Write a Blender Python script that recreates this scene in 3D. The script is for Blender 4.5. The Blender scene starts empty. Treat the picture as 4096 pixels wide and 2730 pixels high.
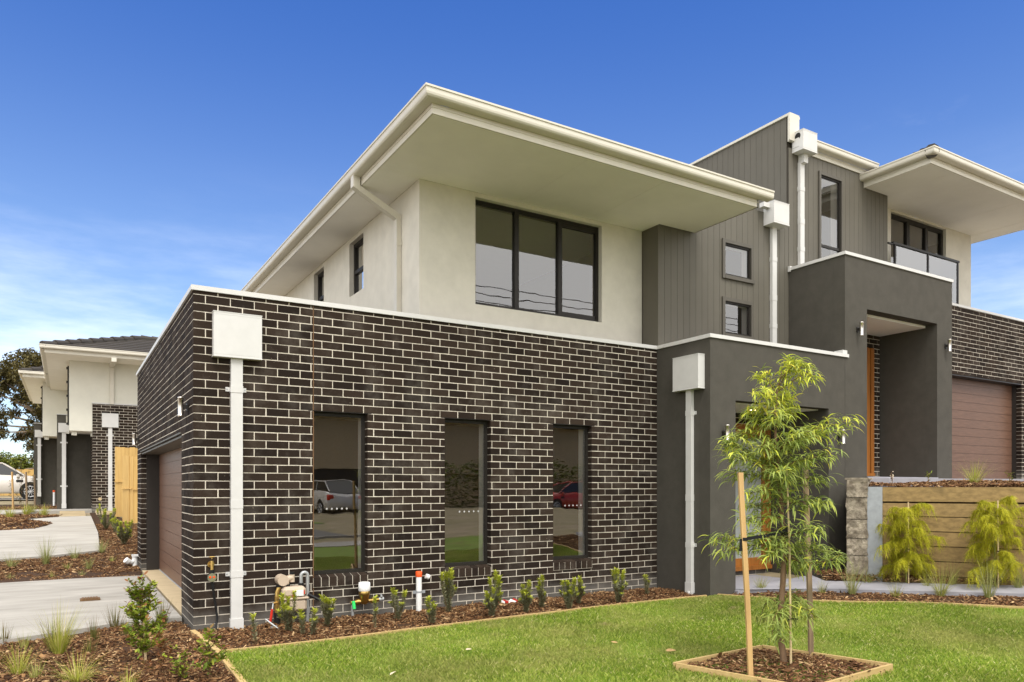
import bpy, math, random
import numpy as np
from mathutils import Vector, Matrix
random.seed(7); RS = np.random.RandomState(11)
SC = bpy.context.scene; COL = SC.collection
PI = math.pi; R = math.radians

# ---------------------------------------------------------------- materials
def nt(name):
    m = bpy.data.materials.new(name); m.use_nodes = True
    t = m.node_tree; t.nodes.clear()
    o = t.nodes.new('ShaderNodeOutputMaterial'); b = t.nodes.new('ShaderNodeBsdfPrincipled')
    t.links.new(b.outputs[0], o.inputs[0])
    return m, t, b, o
def N(t, typ, **kw):
    n = t.nodes.new(typ)
    for k, v in kw.items():
        if k in n.inputs: n.inputs[k].default_value = v
        else: setattr(n, k, v)
    return n
def noise(t, scale, detail=4, rough=.55, vec=None, stretch=None):
    n = N(t, 'ShaderNodeTexNoise', Scale=scale, Detail=detail, Roughness=rough)
    tc = N(t, 'ShaderNodeTexCoord'); src = tc.outputs['Object']
    if stretch:
        mp = N(t, 'ShaderNodeMapping'); mp.inputs['Scale'].default_value = stretch
        t.links.new(src, mp.inputs[0]); src = mp.outputs[0]
    t.links.new(src, n.inputs['Vector'])
    return n
def maprange(t, src, a, b, c, d):
    n = N(t, 'ShaderNodeMapRange'); t.links.new(src, n.inputs[0])
    for i, v in enumerate((a, b, c, d)): n.inputs[i + 1].default_value = v
    return n
def mixc(t, fac, a, b, mode='MIX'):
    n = t.nodes.new('ShaderNodeMix'); n.data_type = 'RGBA'; n.blend_type = mode
    for i, v in ((0, fac), (6, a), (7, b)):
        if hasattr(v, 'links') or hasattr(v, 'is_linked'): t.links.new(v, n.inputs[i])
        elif i == 0: n.inputs[0].default_value = v
        else: n.inputs[i].default_value = (*v, 1)
    return n.outputs[2]
def mulval(t, col, val):   # colour * scalar socket
    return mixc(t, 1.0, col, val, 'MULTIPLY')
def mat(name, col, rough=.6, var=.12, vs=3, bump=0., bs=60, isl=0., spec=.22, metal=0., stretch=None, col2=None, trans=0., thr=(.35, .65), bdist=.004):
    m, t, b, o = nt(name)
    n = noise(t, vs, 5, .6, stretch=stretch)
    if col2:
        f = maprange(t, n.outputs[0], thr[0], thr[1], 0, 1); c = mixc(t, f.outputs[0], col, col2)
    else:
        rgb = N(t, 'ShaderNodeRGB'); rgb.outputs[0].default_value = (*col, 1); c = rgb.outputs[0]
    if var:
        f = maprange(t, noise(t, vs * 2.3, 5, .6, stretch=stretch).outputs[0], .25, .75, 1 - var, 1 + var); c = mulval(t, c, f.outputs[0])
    if isl:
        g = N(t, 'ShaderNodeNewGeometry'); f = maprange(t, g.outputs['Random Per Island'], 0, 1, 1 - isl, 1 + isl); c = mulval(t, c, f.outputs[0])
    t.links.new(c, b.inputs['Base Color'])
    b.inputs['Roughness'].default_value = rough; b.inputs['Metallic'].default_value = metal
    b.inputs['Specular IOR Level'].default_value = spec
    if bump:
        bn = noise(t, bs, 6, .65, stretch=stretch); bp = N(t, 'ShaderNodeBump', Strength=bump, Distance=bdist)
        t.links.new(bn.outputs[0], bp.inputs['Height']); t.links.new(bp.outputs[0], b.inputs['Normal'])
    if trans:
        tr = N(t, 'ShaderNodeBsdfTranslucent'); t.links.new(c, tr.inputs[0])
        mx = N(t, 'ShaderNodeMixShader'); mx.inputs[0].default_value = trans
        t.links.new(b.outputs[0], mx.inputs[1]); t.links.new(tr.outputs[0], mx.inputs[2]); t.links.new(mx.outputs[0], o.inputs[0])
    return m
def ramp_island(name, cols, rough=.6, trans=0., var=.15, vs=8, spec=.15):
    m, t, b, o = nt(name)
    g = N(t, 'ShaderNodeNewGeometry'); cr = N(t, 'ShaderNodeValToRGB'); t.links.new(g.outputs['Random Per Island'], cr.inputs[0])
    e = cr.color_ramp.elements
    while len(e) < len(cols): e.new(.5)
    for i, c in enumerate(cols):
        e[i].position = i / max(1, len(cols) - 1); e[i].color = (*c, 1)
    f = maprange(t, noise(t, vs).outputs[0], .3, .7, 1 - var, 1 + var); c = mulval(t, cr.outputs[0], f.outputs[0])
    t.links.new(c, b.inputs['Base Color']); b.inputs['Roughness'].default_value = rough; b.inputs['Specular IOR Level'].default_value = spec
    if trans:
        tr = N(t, 'ShaderNodeBsdfTranslucent'); t.links.new(c, tr.inputs[0])
        mx = N(t, 'ShaderNodeMixShader'); mx.inputs[0].default_value = trans
        t.links.new(b.outputs[0], mx.inputs[1]); t.links.new(tr.outputs[0], mx.inputs[2]); t.links.new(mx.outputs[0], o.inputs[0])
    return m
def glass_mat(name, tint, f0, rough=0., wav=.02):
    m, t, b, o = nt(name); t.nodes.remove(b)
    tr = N(t, 'ShaderNodeBsdfTransparent'); tr.inputs[0].default_value = (*tint, 1)
    gl = N(t, 'ShaderNodeBsdfGlossy', Roughness=rough); gl.inputs[0].default_value = (1, 1, 1, 1)
    lw = N(t, 'ShaderNodeLayerWeight', Blend=.25)
    f = maprange(t, lw.outputs['Fresnel'], 0, 1, f0, 1.0)
    mx = N(t, 'ShaderNodeMixShader'); t.links.new(f.outputs[0], mx.inputs[0]); t.links.new(tr.outputs[0], mx.inputs[1]); t.links.new(gl.outputs[0], mx.inputs[2])
    if wav:
        bn = noise(t, 1.6, 2); bp = N(t, 'ShaderNodeBump', Strength=wav, Distance=.05); t.links.new(bn.outputs[0], bp.inputs['Height']); t.links.new(bp.outputs[0], gl.inputs['Normal'])
    t.links.new(mx.outputs[0], o.inputs[0]); return m
def emit(name, col, s):
    m, t, b, o = nt(name); t.nodes.remove(b); e = N(t, 'ShaderNodeEmission', Strength=s); e.inputs[0].default_value = (*col, 1); t.links.new(e.outputs[0], o.inputs[0]); return m

def brick_mat():
    m, t, b, o = nt('dark_brick')
    g = N(t, 'ShaderNodeNewGeometry')
    cr = N(t, 'ShaderNodeValToRGB'); t.links.new(g.outputs['Random Per Island'], cr.inputs[0])
    e = cr.color_ramp.elements; e[0].color = (.019, .014, .0115, 1); e[1].color = (.042, .030, .0225, 1); x = e.new(.86); x.color = (.037, .026, .0195, 1)
    c = cr.outputs[0]
    f = maprange(t, noise(t, 90, 4, .7).outputs[0], .3, .75, .72, 1.3); c = mulval(t, c, f.outputs[0])
    # cement splashes: small pale flecks, and a smeared pale band on the lowest courses
    fl = maprange(t, noise(t, 42, 2, .5).outputs[0], .73, .77, 0, .55); c = mixc(t, fl.outputs[0], c, (.5, .43, .34))
    sm = noise(t, 5, 5, .7); tc = N(t, 'ShaderNodeTexCoord'); sp = N(t, 'ShaderNodeSeparateXYZ'); t.links.new(tc.outputs['Object'], sp.inputs[0])
    a = N(t, 'ShaderNodeMath', operation='MULTIPLY_ADD'); t.links.new(sm.outputs[0], a.inputs[0]); a.inputs[1].default_value = .28; t.links.new(sp.outputs[2], a.inputs[2])
    f = maprange(t, a.outputs[0], .20, .36, .72, 0); c = mixc(t, f.outputs[0], c, (.15, .14, .125))
    haze = maprange(t, noise(t, 2.2, 6, .7).outputs[0], .5, .75, 0, .20); c = mixc(t, haze.outputs[0], c, (.3, .27, .23))
    t.links.new(c, b.inputs['Base Color']); b.inputs['Roughness'].default_value = .75; b.inputs['Specular IOR Level'].default_value = .03
    bp = N(t, 'ShaderNodeBump', Strength=.5, Distance=.003); t.links.new(noise(t, 120, 5, .7).outputs[0], bp.inputs['Height']); t.links.new(bp.outputs[0], b.inputs['Normal'])
    return m
def wood_mat(name, c1, c2, axis=0, rough=.65, isl=.15, knots=True):
    m, t, b, o = nt(name)
    st = [14, 14, 14]; st[axis] = .9
    n1 = noise(t, 1.6, 6, .6, stretch=tuple(st)); f = maprange(t, n1.outputs[0], .35, .68, 0, 1); c = mixc(t, f.outputs[0], c1, c2)
    if knots:
        st2 = [2.6, 2.6, 2.6]; st2[axis] = 1.1
        k = maprange(t, noise(t, 1.3, 2, .5, stretch=tuple(st2)).outputs[0], .68, .76, 0, .75); c = mixc(t, k.outputs[0], c, tuple(v * .38 for v in c1))
    g = N(t, 'ShaderNodeNewGeometry'); f = maprange(t, g.outputs['Random Per Island'], 0, 1, 1 - isl, 1 + isl); c = mulval(t, c, f.outputs[0])
    t.links.new(c, b.inputs['Base Color']); b.inputs['Roughness'].default_value = rough
    bp = N(t, 'ShaderNodeBump', Strength=.35, Distance=.003); t.links.new(noise(t, 3, 5, .6, stretch=tuple(st)).outputs[0], bp.inputs['Height']); t.links.new(bp.outputs[0], b.inputs['Normal'])
    return m

M = {}
M['brick'] = brick_mat()
M['mortar'] = mat('pale_mortar', (.66, .60, .50), .9, .18, 14, .6, 150)
M['cream'] = mat('cream_render', (.63, .60, .525), .85, .08, 2.0, .8, 120, bdist=.004)
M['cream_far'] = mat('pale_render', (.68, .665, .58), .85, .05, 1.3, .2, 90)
M['grey'] = mat('charcoal_render', (.074, .068, .056), .9, .14, 2.2, .9, 130, bdist=.004)
M['clad'] = mat('grey_cladding', (.122, .112, .090), .55, .05, 1.5, .05, 80, isl=.035)
M['clad_gap'] = mat('cladding_joint', (.05, .043, .034), .9, .05)
M['white'] = mat('white_metal', (.60, .592, .57), .42, .05, 2.5, .03, 20)
M['gutter'] = mat('cream_gutter_metal', (.62, .585, .50), .32, .05, 2, .02, 10)
M['soffit'] = mat('cream_soffit', (.85, .82, .76), .75, .04, 1.0, .05, 60)
M['frame'] = mat('charcoal_aluminium', (.024, .021, .018), .38, .1, 6, 0)
M['trim'] = mat('grey_window_trim', (.105, .096, .08), .5, .05)
M['door'] = mat('brown_garage_panel', (.140, .076, .050), .42, .28, 3, .25, 30, stretch=(.6, .6, 9), bdist=.002)
M['jamb'] = mat('dark_door_jamb', (.035, .030, .026), .6, .1)
M['glass'] = glass_mat('window_glass', (1., .99, .96), .17, wav=.022)
M['glass_hi'] = glass_mat('upper_window_glass', (.95, .93, .90), .15)
M['clear'] = glass_mat('clear_glass', (.93, .95, .93), .20, wav=.01)
M['frost'] = mat('frosted_glass', (.36, .38, .36), .35, .05)
M['timber_door'] = wood_mat('oiled_timber', (.36, .14, .030), (.24, .085, .018), 2, .4, .12, False)
M['plaster'] = mat('interior_plaster', (.22, .17, .105), .9, .03)
M['reveal'] = mat('white_reveal', (.93, .92, .90), .6, .02)
M['floor_in'] = mat('interior_floor', (.16, .11, .07), .5, .1)
M['tile'] = mat('dark_roof_tile', (.05, .043, .036), .6, .15, 4, .3, 60, isl=.1)
M['steel'] = mat('brushed_steel', (.62, .58, .53), .28, .05, 5, 0, metal=1.)
M['galv'] = mat('galvanised_steel', (.36, .38, .40), .5, .16, 5, .1, 40, metal=.35)
M['concrete'] = mat('pale_concrete', (.40, .375, .335), .85, .12, 1.1, .6, 20, col2=(.31, .29, .255), stretch=(.6, 2.2, 1), bdist=.006)
M['slab'] = mat('cream_slab', (.50, .40, .25), .85, .15, 2, .5, 30, stretch=(.5, 3, 1))
M['rough_conc'] = mat('rough_concrete', (.44, .38, .29), .95, .3, 7, 1.0, 22, col2=(.24, .20, .15), bdist=.03)
M['paver'] = mat('blue_grey_paving', (.27, .265, .29), .7, .12, 1.4, .2, 30, col2=(.33, .32, .34))
M['sleeper'] = wood_mat('treated_pine_sleeper', (.33, .22, .085), (.20, .13, .048), 1, .8, .16)
M['edging'] = wood_mat('pine_edging', (.52, .37, .16), (.42, .28, .11), 0, .75, .08)
M['paling'] = wood_mat('pine_paling', (.55, .36, .12), (.44, .27, .085), 2, .75, .10)
M['stake'] = wood_mat('timber_stake', (.56, .36, .15), (.42, .25, .095), 2, .7, .05)
M['stake_old'] = wood_mat('weathered_stake', (.34, .24, .14), (.16, .11, .065), 2, .85, .05)
M['cane'] = mat('bamboo_cane', (.55, .42, .24), .55, .2, 20, .1)
M['soil'] = mat('mulch_soil', (.05, .026, .013), .95, .3, 9, .8, 40)
M['chip'] = ramp_island('bark_chip', [(.045, .021, .010), (.09, .041, .018), (.16, .075, .030), (.07, .032, .016), (.34, .19, .085), (.11, .05, .022), (.55, .37, .19)], .85, var=.25, vs=60)
M['lawn'] = mat('lawn_turf', (.15, .22, .03), .9, .35, 1.3, .5, 60, col2=(.19, .165, .05), thr=(.54, .72))
M['earth'] = mat('dry_ground', (.30, .24, .16), .95, .3, .8, .4, 12, col2=(.22, .19, .10))
M['asphalt'] = mat('asphalt', (.14, .135, .125), .85, .15, 2, .4, 60)
M['black'] = mat('black_plastic', (.012, .012, .012), .45, .1)
M['rubber'] = mat('tyre_rubber', (.018, .018, .018), .8, .1)
M['alloy'] = mat('alloy_wheel', (.6, .6, .6), .3, .05, metal=.8)
M['pvc'] = mat('white_pvc', (.8, .8, .78), .4, .06, 8)
M['red'] = mat('red_plastic', (.55, .03, .015), .45, .05)
M['orange'] = mat('orange_cap', (.75, .10, .02), .45, .05)
M['green_tag'] = mat('green_tag', (.05, .72, .16), .5, .02)
M['beige'] = mat('beige_meter_paint', (.50, .40, .30), .45, .06)
M['brass'] = mat('brass', (.58, .39, .13), .32, .12, 12, metal=1.)
M['pipe_grey'] = mat('grey_pipe', (.42, .43, .43), .4, .12, 9, metal=.5)
M['bark'] = mat('acacia_bark', (.20, .125, .075), .9, .35, 14, 1., 40, stretch=(1, 1, .25), bdist=.01)
M['bark_grey'] = mat('pale_eucalypt_bark', (.26, .20, .14), .9, .3, 4, .5, 12)
M['twig'] = mat('green_twig', (.24, .25, .055), .7, .2)
M['brown_twig'] = mat('brown_twig', (.16, .09, .045), .8, .2)
M['acacia'] = ramp_island('acacia_leaf', [(.17, .23, .055), (.27, .34, .08), (.38, .44, .11), (.22, .28, .07), (.46, .49, .09)], .45, .3)
M['acacia_new'] = ramp_island('acacia_new_leaf', [(.46, .54, .07), (.64, .66, .08), (.54, .60, .08), (.66, .56, .08)], .45, .35)
M['lime'] = ramp_island('feathery_lime_leaf', [(.34, .36, .02), (.48, .46, .025), (.60, .54, .04), (.26, .28, .02)], .55, .3)
M['sage'] = ramp_island('grey_green_needle', [(.22, .23, .13), (.30, .30, .18), (.36, .35, .21), (.17, .18, .08)], .7, .2)
M['limetip'] = ramp_island('lime_tip_needle', [(.42, .46, .05), (.56, .58, .08), (.33, .38, .04)], .6, .3)
M['glossy'] = ramp_island('glossy_shrub_leaf', [(.10, .15, .016), (.18, .24, .025), (.26, .32, .035), (.33, .35, .04)], .3, .25)
M['bronze'] = ramp_island('bronze_leaf', [(.20, .09, .03), (.30, .12, .05), (.15, .12, .03), (.35, .16, .07)], .4, .25)
M['blade'] = ramp_island('grass_blade', [(.16, .19, .03), (.26, .30, .05), (.36, .36, .09), (.46, .40, .17), (.20, .23, .04)], .6, .3)
M['lime_blade'] = ramp_island('lime_grass_blade', [(.22, .27, .025), (.37, .40, .05), (.50, .48, .11), (.60, .50, .24)], .6, .3)
M['red_blade'] = ramp_island('rusty_grass_blade', [(.10, .13, .025), (.14, .15, .04), (.20, .10, .04), (.12, .14, .03)], .6, .2)
M['pale_blade'] = ramp_island('pale_grass_blade', [(.28, .30, .09), (.40, .40, .16), (.20, .24, .055), (.52, .46, .22)], .6, .3)
M['dry'] = mat('dry_leaf', (.42, .27, .12), .8, .3, 20)
M['dry_pale'] = mat('pale_dry_leaf', (.6, .5, .36), .8, .3, 20)
M['euc'] = ramp_island('eucalypt_leaf', [(.06, .05, .02), (.10, .085, .03), (.16, .13, .045), (.05, .045, .018)], .6, .2)
M['hedge'] = ramp_island('hedge_leaf', [(.06, .08, .012), (.12, .14, .02), (.18, .19, .03)], .6, .2)
M['silver'] = mat('silver_car_paint', (.62, .58, .53), .22, .03, spec=.7)
M['redcar'] = mat('red_car_paint', (.45, .03, .02), .2, .03, spec=.7)
M['carglass'] = mat('dark_car_glass', (.02, .02, .02), .08, .0, spec=.8)
M['brown_wall'] = mat('brown_house_render', (.55, .41, .24), .9, .1)
M['lamp_on'] = emit('lit_downlight', (1., .62, .28), 9.)
M['tape_black'] = mat('black_tie', (.012, .012, .013), .7, .1)
M['yellow'] = mat('yellow_band', (.75, .36, .03), .5, .05)
M['label'] = mat('white_label', (.75, .74, .72), .5, .02)

# ---------------------------------------------------------------- mesh builder
class MB:
    def __init__(s): s.v = []; s.f = []; s.mi = []; s.sm = []
    def add(s, vs, fs, mi=0, smooth=False):
        o = len(s.v); s.v += [tuple(p) for p in vs]
        for f in fs: s.f.append(tuple(o + i for i in f)); s.mi.append(mi); s.sm.append(smooth)
    def box(s, x0, y0, z0, x1, y1, z1, mi=0):
        s.add([(x0,y0,z0),(x1,y0,z0),(x1,y1,z0),(x0,y1,z0),(x0,y0,z1),(x1,y0,z1),(x1,y1,z1),(x0,y1,z1)],
              [(0,3,2,1),(4,5,6,7),(0,1,5,4),(1,2,6,5),(2,3,7,6),(3,0,4,7)], mi)
    def bev(s, x0, y0, z0, x1, y1, z1, b=.01, mi=0):       # box with chamfered edges
        vs = []; idx = {}
        for cx in (0,1):
            for cy in (0,1):
                for cz in (0,1):
                    X = (x0,x1)[cx]; Y = (y0,y1)[cy]; Z = (z0,z1)[cz]; sx = 1-2*cx; sy = 1-2*cy; sz = 1-2*cz
                    for a in range(3):
                        p = [X+sx*b, Y+sy*b, Z+sz*b]; p[a] = (X,Y,Z)[a]; idx[(cx,cy,cz,a)] = len(vs); vs.append(p)
        fs = []
        I = lambda x,y,z,a: idx[(x,y,z,a)]
        for c in (0,1):
            fs.append((I(c,0,0,0),I(c,1,0,0),I(c,1,1,0),I(c,0,1,0))); fs.append((I(0,c,0,1),I(1,c,0,1),I(1,c,1,1),I(0,c,1,1))); fs.append((I(0,0,c,2),I(1,0,c,2),I(1,1,c,2),I(0,1,c,2)))
            for d in (0,1):
                fs.append((I(c,d,0,0),I(c,d,1,0),I(c,d,1,1),I(c,d,0,1))); fs.append((I(c,0,d,0),I(c,1,d,0),I(c,1,d,2),I(c,0,d,2))); fs.append((I(0,c,d,1),I(1,c,d,1),I(1,c,d,2),I(0,c,d,2)))
        for cx in (0,1):
            for cy in (0,1):
                for cz in (0,1): fs.append((I(cx,cy,cz,0),I(cx,cy,cz,1),I(cx,cy,cz,2)))
        s.add(vs, fs, mi)
    def obox(s, o, u, n, a0, a1, b0, b1, z0, z1, mi=0):     # box along u (a), n (b), z
        P = lambda a, b, z: (o[0]+u[0]*a+n[0]*b, o[1]+u[1]*a+n[1]*b, z)
        s.add([P(a0,b0,z0),P(a1,b0,z0),P(a1,b1,z0),P(a0,b1,z0),P(a0,b0,z1),P(a1,b0,z1),P(a1,b1,z1),P(a0,b1,z1)],
              [(0,3,2,1),(4,5,6,7),(0,1,5,4),(1,2,6,5),(2,3,7,6),(3,0,4,7)], mi)
    def quad(s, a, b, c, d, mi=0): s.add([a,b,c,d], [(0,1,2,3)], mi)
    def tube(s, pts, rad, n=8, mi=0, cap=True, smooth=True):
        pts = [Vector(p) for p in pts]
        if not hasattr(rad, '__len__'): rad = [rad]*len(pts)
        vs = []; fs = []; prev = None
        for i, p in enumerate(pts):
            d = (pts[min(i+1,len(pts)-1)]-pts[max(i-1,0)]).normalized()
            if prev is None:
                a = Vector((1,0,0)) if abs(d.x) < .9 else Vector((0,1,0)); x = d.cross(a).normalized()
            else: x = (prev - d*prev.dot(d)).normalized()
            y = d.cross(x); prev = x
            for k in range(n):
                an = 2*PI*k/n; vs.append(p + (x*math.cos(an)+y*math.sin(an))*rad[i])
        for i in range(len(pts)-1):
            for k in range(n): fs.append((i*n+k, i*n+(k+1)%n, (i+1)*n+(k+1)%n, (i+1)*n+k))
        s.add(vs, fs, mi, smooth)
        if cap: s.add(vs[:n], [tuple(range(n))[::-1]], mi); s.add(vs[-n:], [tuple(range(n))], mi)
    def prism(s, poly, z0, z1, mi=0):
        n = len(poly); vs = [(x,y,z0) for x,y in poly]+[(x,y,z1) for x,y in poly]
        s.add(vs, [tuple(range(n))[::-1], tuple(range(n,2*n))]+[(i,(i+1)%n,n+(i+1)%n,n+i) for i in range(n)], mi)
    def sweep(s, path, prof, mi=0, caps=True, smooth=False):   # profile (d outward to the right of travel, z) along a plan path with mitres
        P = [Vector(p) for p in path]; vs = []; k = len(prof)
        for i, p in enumerate(P):
            d0 = (P[i]-P[i-1]).normalized() if i else None; d1 = (P[i+1]-P[i]).normalized() if i < len(P)-1 else None
            n0 = Vector((d0.y,-d0.x)) if d0 else None; n1 = Vector((d1.y,-d1.x)) if d1 else None
            if n0 and n1: m = (n0+n1).normalized(); m = m/max(.2, m.dot(n0))
            else: m = n0 or n1
            for d, z in prof: vs.append((p.x+m.x*d, p.y+m.y*d, z))
        fs = []
        for i in range(len(P)-1):
            for j in range(k): fs.append((i*k+j, i*k+(j+1)%k, (i+1)*k+(j+1)%k, (i+1)*k+j))
        s.add(vs, fs, mi, smooth)
        if caps:
            s.add(vs[:k], [tuple(range(k))], mi); s.add(vs[-k:], [tuple(range(k))[::-1]], mi)
    def lathe(s, c, prof, n=20, mi=0):
        vs = []; k = len(prof)
        for r, z in prof:
            for j in range(n): vs.append((c[0]+r*math.cos(2*PI*j/n), c[1]+r*math.sin(2*PI*j/n), c[2]+z))
        fs = [(i*n+j, i*n+(j+1)%n, (i+1)*n+(j+1)%n, (i+1)*n+j) for i in range(k-1) for j in range(n)]
        s.add(vs, fs, mi, True); s.add(vs[-n:], [tuple(range(n))], mi); s.add(vs[:n], [tuple(range(n))[::-1]], mi)
    def leaf(s, p, d, side, L, w, droop=0., segs=4, mi=0, taper=True):   # a curved strip leaf
        p = Vector(p); d = Vector(d).normalized(); side = Vector(side); side = (side-d*side.dot(d)).normalized()
        vs = []; q = p.copy(); st = L/segs
        for i in range(segs+1):
            f = i/segs; ww = w*.5*(math.sin(PI*min(1, .12+.88*f)) if taper else 1-f*.96)
            vs += [q-side*ww, q+side*ww]
            d = (d+Vector((0,0,-droop/segs))).normalized(); q = q+d*st
        s.add(vs, [(2*i,2*i+1,2*i+3,2*i+2) for i in range(segs)], mi, True)
    def build(s, name, mats, parent=None, world=True):
        me = bpy.data.meshes.new(name)
        off = parent.get('_base', None) if parent is not None else None
        v = s.v
        if world and parent is not None:
            b = base_of(parent); v = [(p[0]-b[0], p[1]-b[1], p[2]-b[2]) for p in v]
        me.from_pydata(v, [], s.f)
        if not isinstance(mats, (list, tuple)): mats = [mats]
        for m in mats: me.materials.append(M[m] if isinstance(m, str) else m)
        me.polygons.foreach_set('material_index', s.mi); me.polygons.foreach_set('use_smooth', s.sm); me.update()
        o = bpy.data.objects.new(name, me); COL.objects.link(o)
        if parent is not None: o.parent = parent
        return o
def base_of(o):
    x, y, z = o.location
    while o.parent is not None:
        o = o.parent; x += o.location.x; y += o.location.y; z += o.location.z
    return (x, y, z)
def tag(o, label=None, cat=None, group=None, kind=None):
    if label: o['label'] = label
    if cat: o['category'] = cat
    if group: o['group'] = group
    if kind: o['kind'] = kind
    return o
def thing(name, loc, label, cat, group=None, rz=0):
    o = bpy.data.objects.new(name, None); COL.objects.link(o); o.location = loc; o.rotation_euler.z = rz; o.empty_display_size = .1
    return tag(o, label, cat, group)
def copy_tree(o, loc=None, rz=None, sc=None, label=None, parent=None):
    c = o.copy(); COL.objects.link(c)
    if parent is not None: c.parent = parent
    if loc is not None: c.location = loc
    if rz is not None: c.rotation_euler.z = rz
    if sc is not None: c.scale = (sc, sc, sc)
    if label: c['label'] = label
    for ch in list(o.children): copy_tree(ch, parent=c)
    return c

def gz(x, y):        # lie of the land
    if y > 5.6: return -.02 + (y-5.6)*.0630 if y < 17.5 else .73+min(y-17.5, 60)*.0095
    if x > 6.5 and y < 3: return -.02 + (min(x, 12)-6.5)*.065
    return -.02

# ---------------------------------------------------------------- house helpers
def rect_cells(a0, a1, z0, z1, ops, g=0.):
    ops = [(a-g, b+g, c-g, d+g) for a, b, c, d in ops]
    A = sorted({a0, a1} | {min(max(v, a0), a1) for o in ops for v in o[:2]}); Z = sorted({z0, z1} | {min(max(v, z0), z1) for o in ops for v in o[2:]})
    for i in range(len(A)-1):
        for j in range(len(Z)-1):
            ca = (A[i]+A[i+1])/2; cz = (Z[j]+Z[j+1])/2
            if A[i+1]-A[i] < 1e-4 or Z[j+1]-Z[j] < 1e-4: continue
            if any(o[0] < ca < o[1] and o[2] < cz < o[3] for o in ops): continue
            yield A[i], A[i+1], Z[j], Z[j+1]
def brick_wall(mb, o, u, n, a0, a1, z0, z1, ops=(), phase=(0., .12), zoff=0., depth=.11, starts=None, ends=None, joints=()):
    rng = random.Random(int(abs(o[0]*31+o[1]*17+a1*101)))
    k0 = int(math.floor((z0-zoff-.05)/.086))
    k = k0
    while True:
        zb = zoff+.05+.086*k+.0042; zt = zb+.0776
        if zb > z1-.012: break
        zb2 = max(zb, z0); zt2 = min(zt, z1)
        if zt2-zb2 > .012:
            lo = a0+(starts[k % 2] if starts else 0); hi = a1-(ends[k % 2] if ends else 0)
            cz = (zb2+zt2)/2
            cuts = [(p[0], p[1]) for p in ops if p[2] < cz < p[3]]
            j = math.floor((lo-phase[k % 2])/.24)-1
            while True:
                b0 = phase[k % 2]+.24*j; b1 = b0+.2316; j += 1
                if b0 > hi: break
                segs = [(max(b0, lo), min(b1, hi))]
                for c0, c1 in list(cuts)+[(q-.005, q+.005) for q in joints]:
                    ns = []
                    for s0, s1 in segs:
                        if c1 <= s0 or c0 >= s1: ns.append((s0, s1))
                        else: ns += [(s0, c0), (c1, s1)]
                    segs = ns
                for s0, s1 in segs:
                    if s1-s0 < .008: continue
                    e = rng.uniform(-.0012, .0012); t1 = rng.uniform(-.0015, .0015); t2 = rng.uniform(-.0015, .0015); q = rng.uniform(-.0015, .0015)
                    P = lambda a, b, z: (o[0]+u[0]*a+n[0]*b, o[1]+u[1]*a+n[1]*b, z)
                    lo_c = s0 <= lo+1e-6; hi_c = s1 >= hi-1e-6
                    A0 = s0+(0 if lo_c else q); A1 = s1+(0 if hi_c else q)
                    ch = .0018   # arris
                    vs = [P(A0+ch,e,zb2+ch+t1),P(A1-ch,e,zb2+ch+t2),P(A1-ch,e,zt2-ch+t2),P(A0+ch,e,zt2-ch+t1),
                          P(A0,-.004+e,zb2+t1),P(A1,-.004+e,zb2+t2),P(A1,-.004+e,zt2+t2),P(A0,-.004+e,zt2+t1),
                          P(A0,-depth,zb2),P(A1,-depth,zb2),P(A1,-depth,zt2),P(A0,-depth,zt2)]
                    fs = [(0,1,2,3),(0,4,5,1),(1,5,6,2),(2,6,7,3),(3,7,4,0),(4,8,9,5),(5,9,10,6),(6,10,11,7),(7,11,8,4)]
                    mb.add(vs, fs, 0)
        k += 1
    for A0, A1, Z0, Z1 in rect_cells(a0+.004, a1-.003, z0, z1, ops, .004):
        mb.obox(o, u, n, A0, A1, -.105, -.0035, Z0, Z1, 1)
def plain_wall(mb, o, u, n, a0, a1, z0, z1, ops=(), th=.12, mi=0):
    for A0, A1, Z0, Z1 in rect_cells(a0, a1, z0, z1, ops): mb.obox(o, u, n, A0, A1, -th, 0, Z0, Z1, mi)
def clad_wall(mb, o, u, n, a0, a1, z0, z1, ops=(), pitch=.126, th=.02, ztop=None):
    a = a0
    while a < a1-.004:
        b = min(a+pitch, a1)
        for A0, A1, Z0, Z1 in rect_cells(a+.0025, b-.0025, z0, z1, [p for p in ops if p[1] > a and p[0] < b]):
            if A1-A0 > .004: mb.obox(o, u, n, A0, A1, -th, 0, Z0, Z1, 0)
        a = b
    for A0, A1, Z0, Z1 in rect_cells(a0, a1, z0, z1, ops): mb.obox(o, u, n, A0, A1, -.11, -.006, Z0, Z1, 1)
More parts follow.
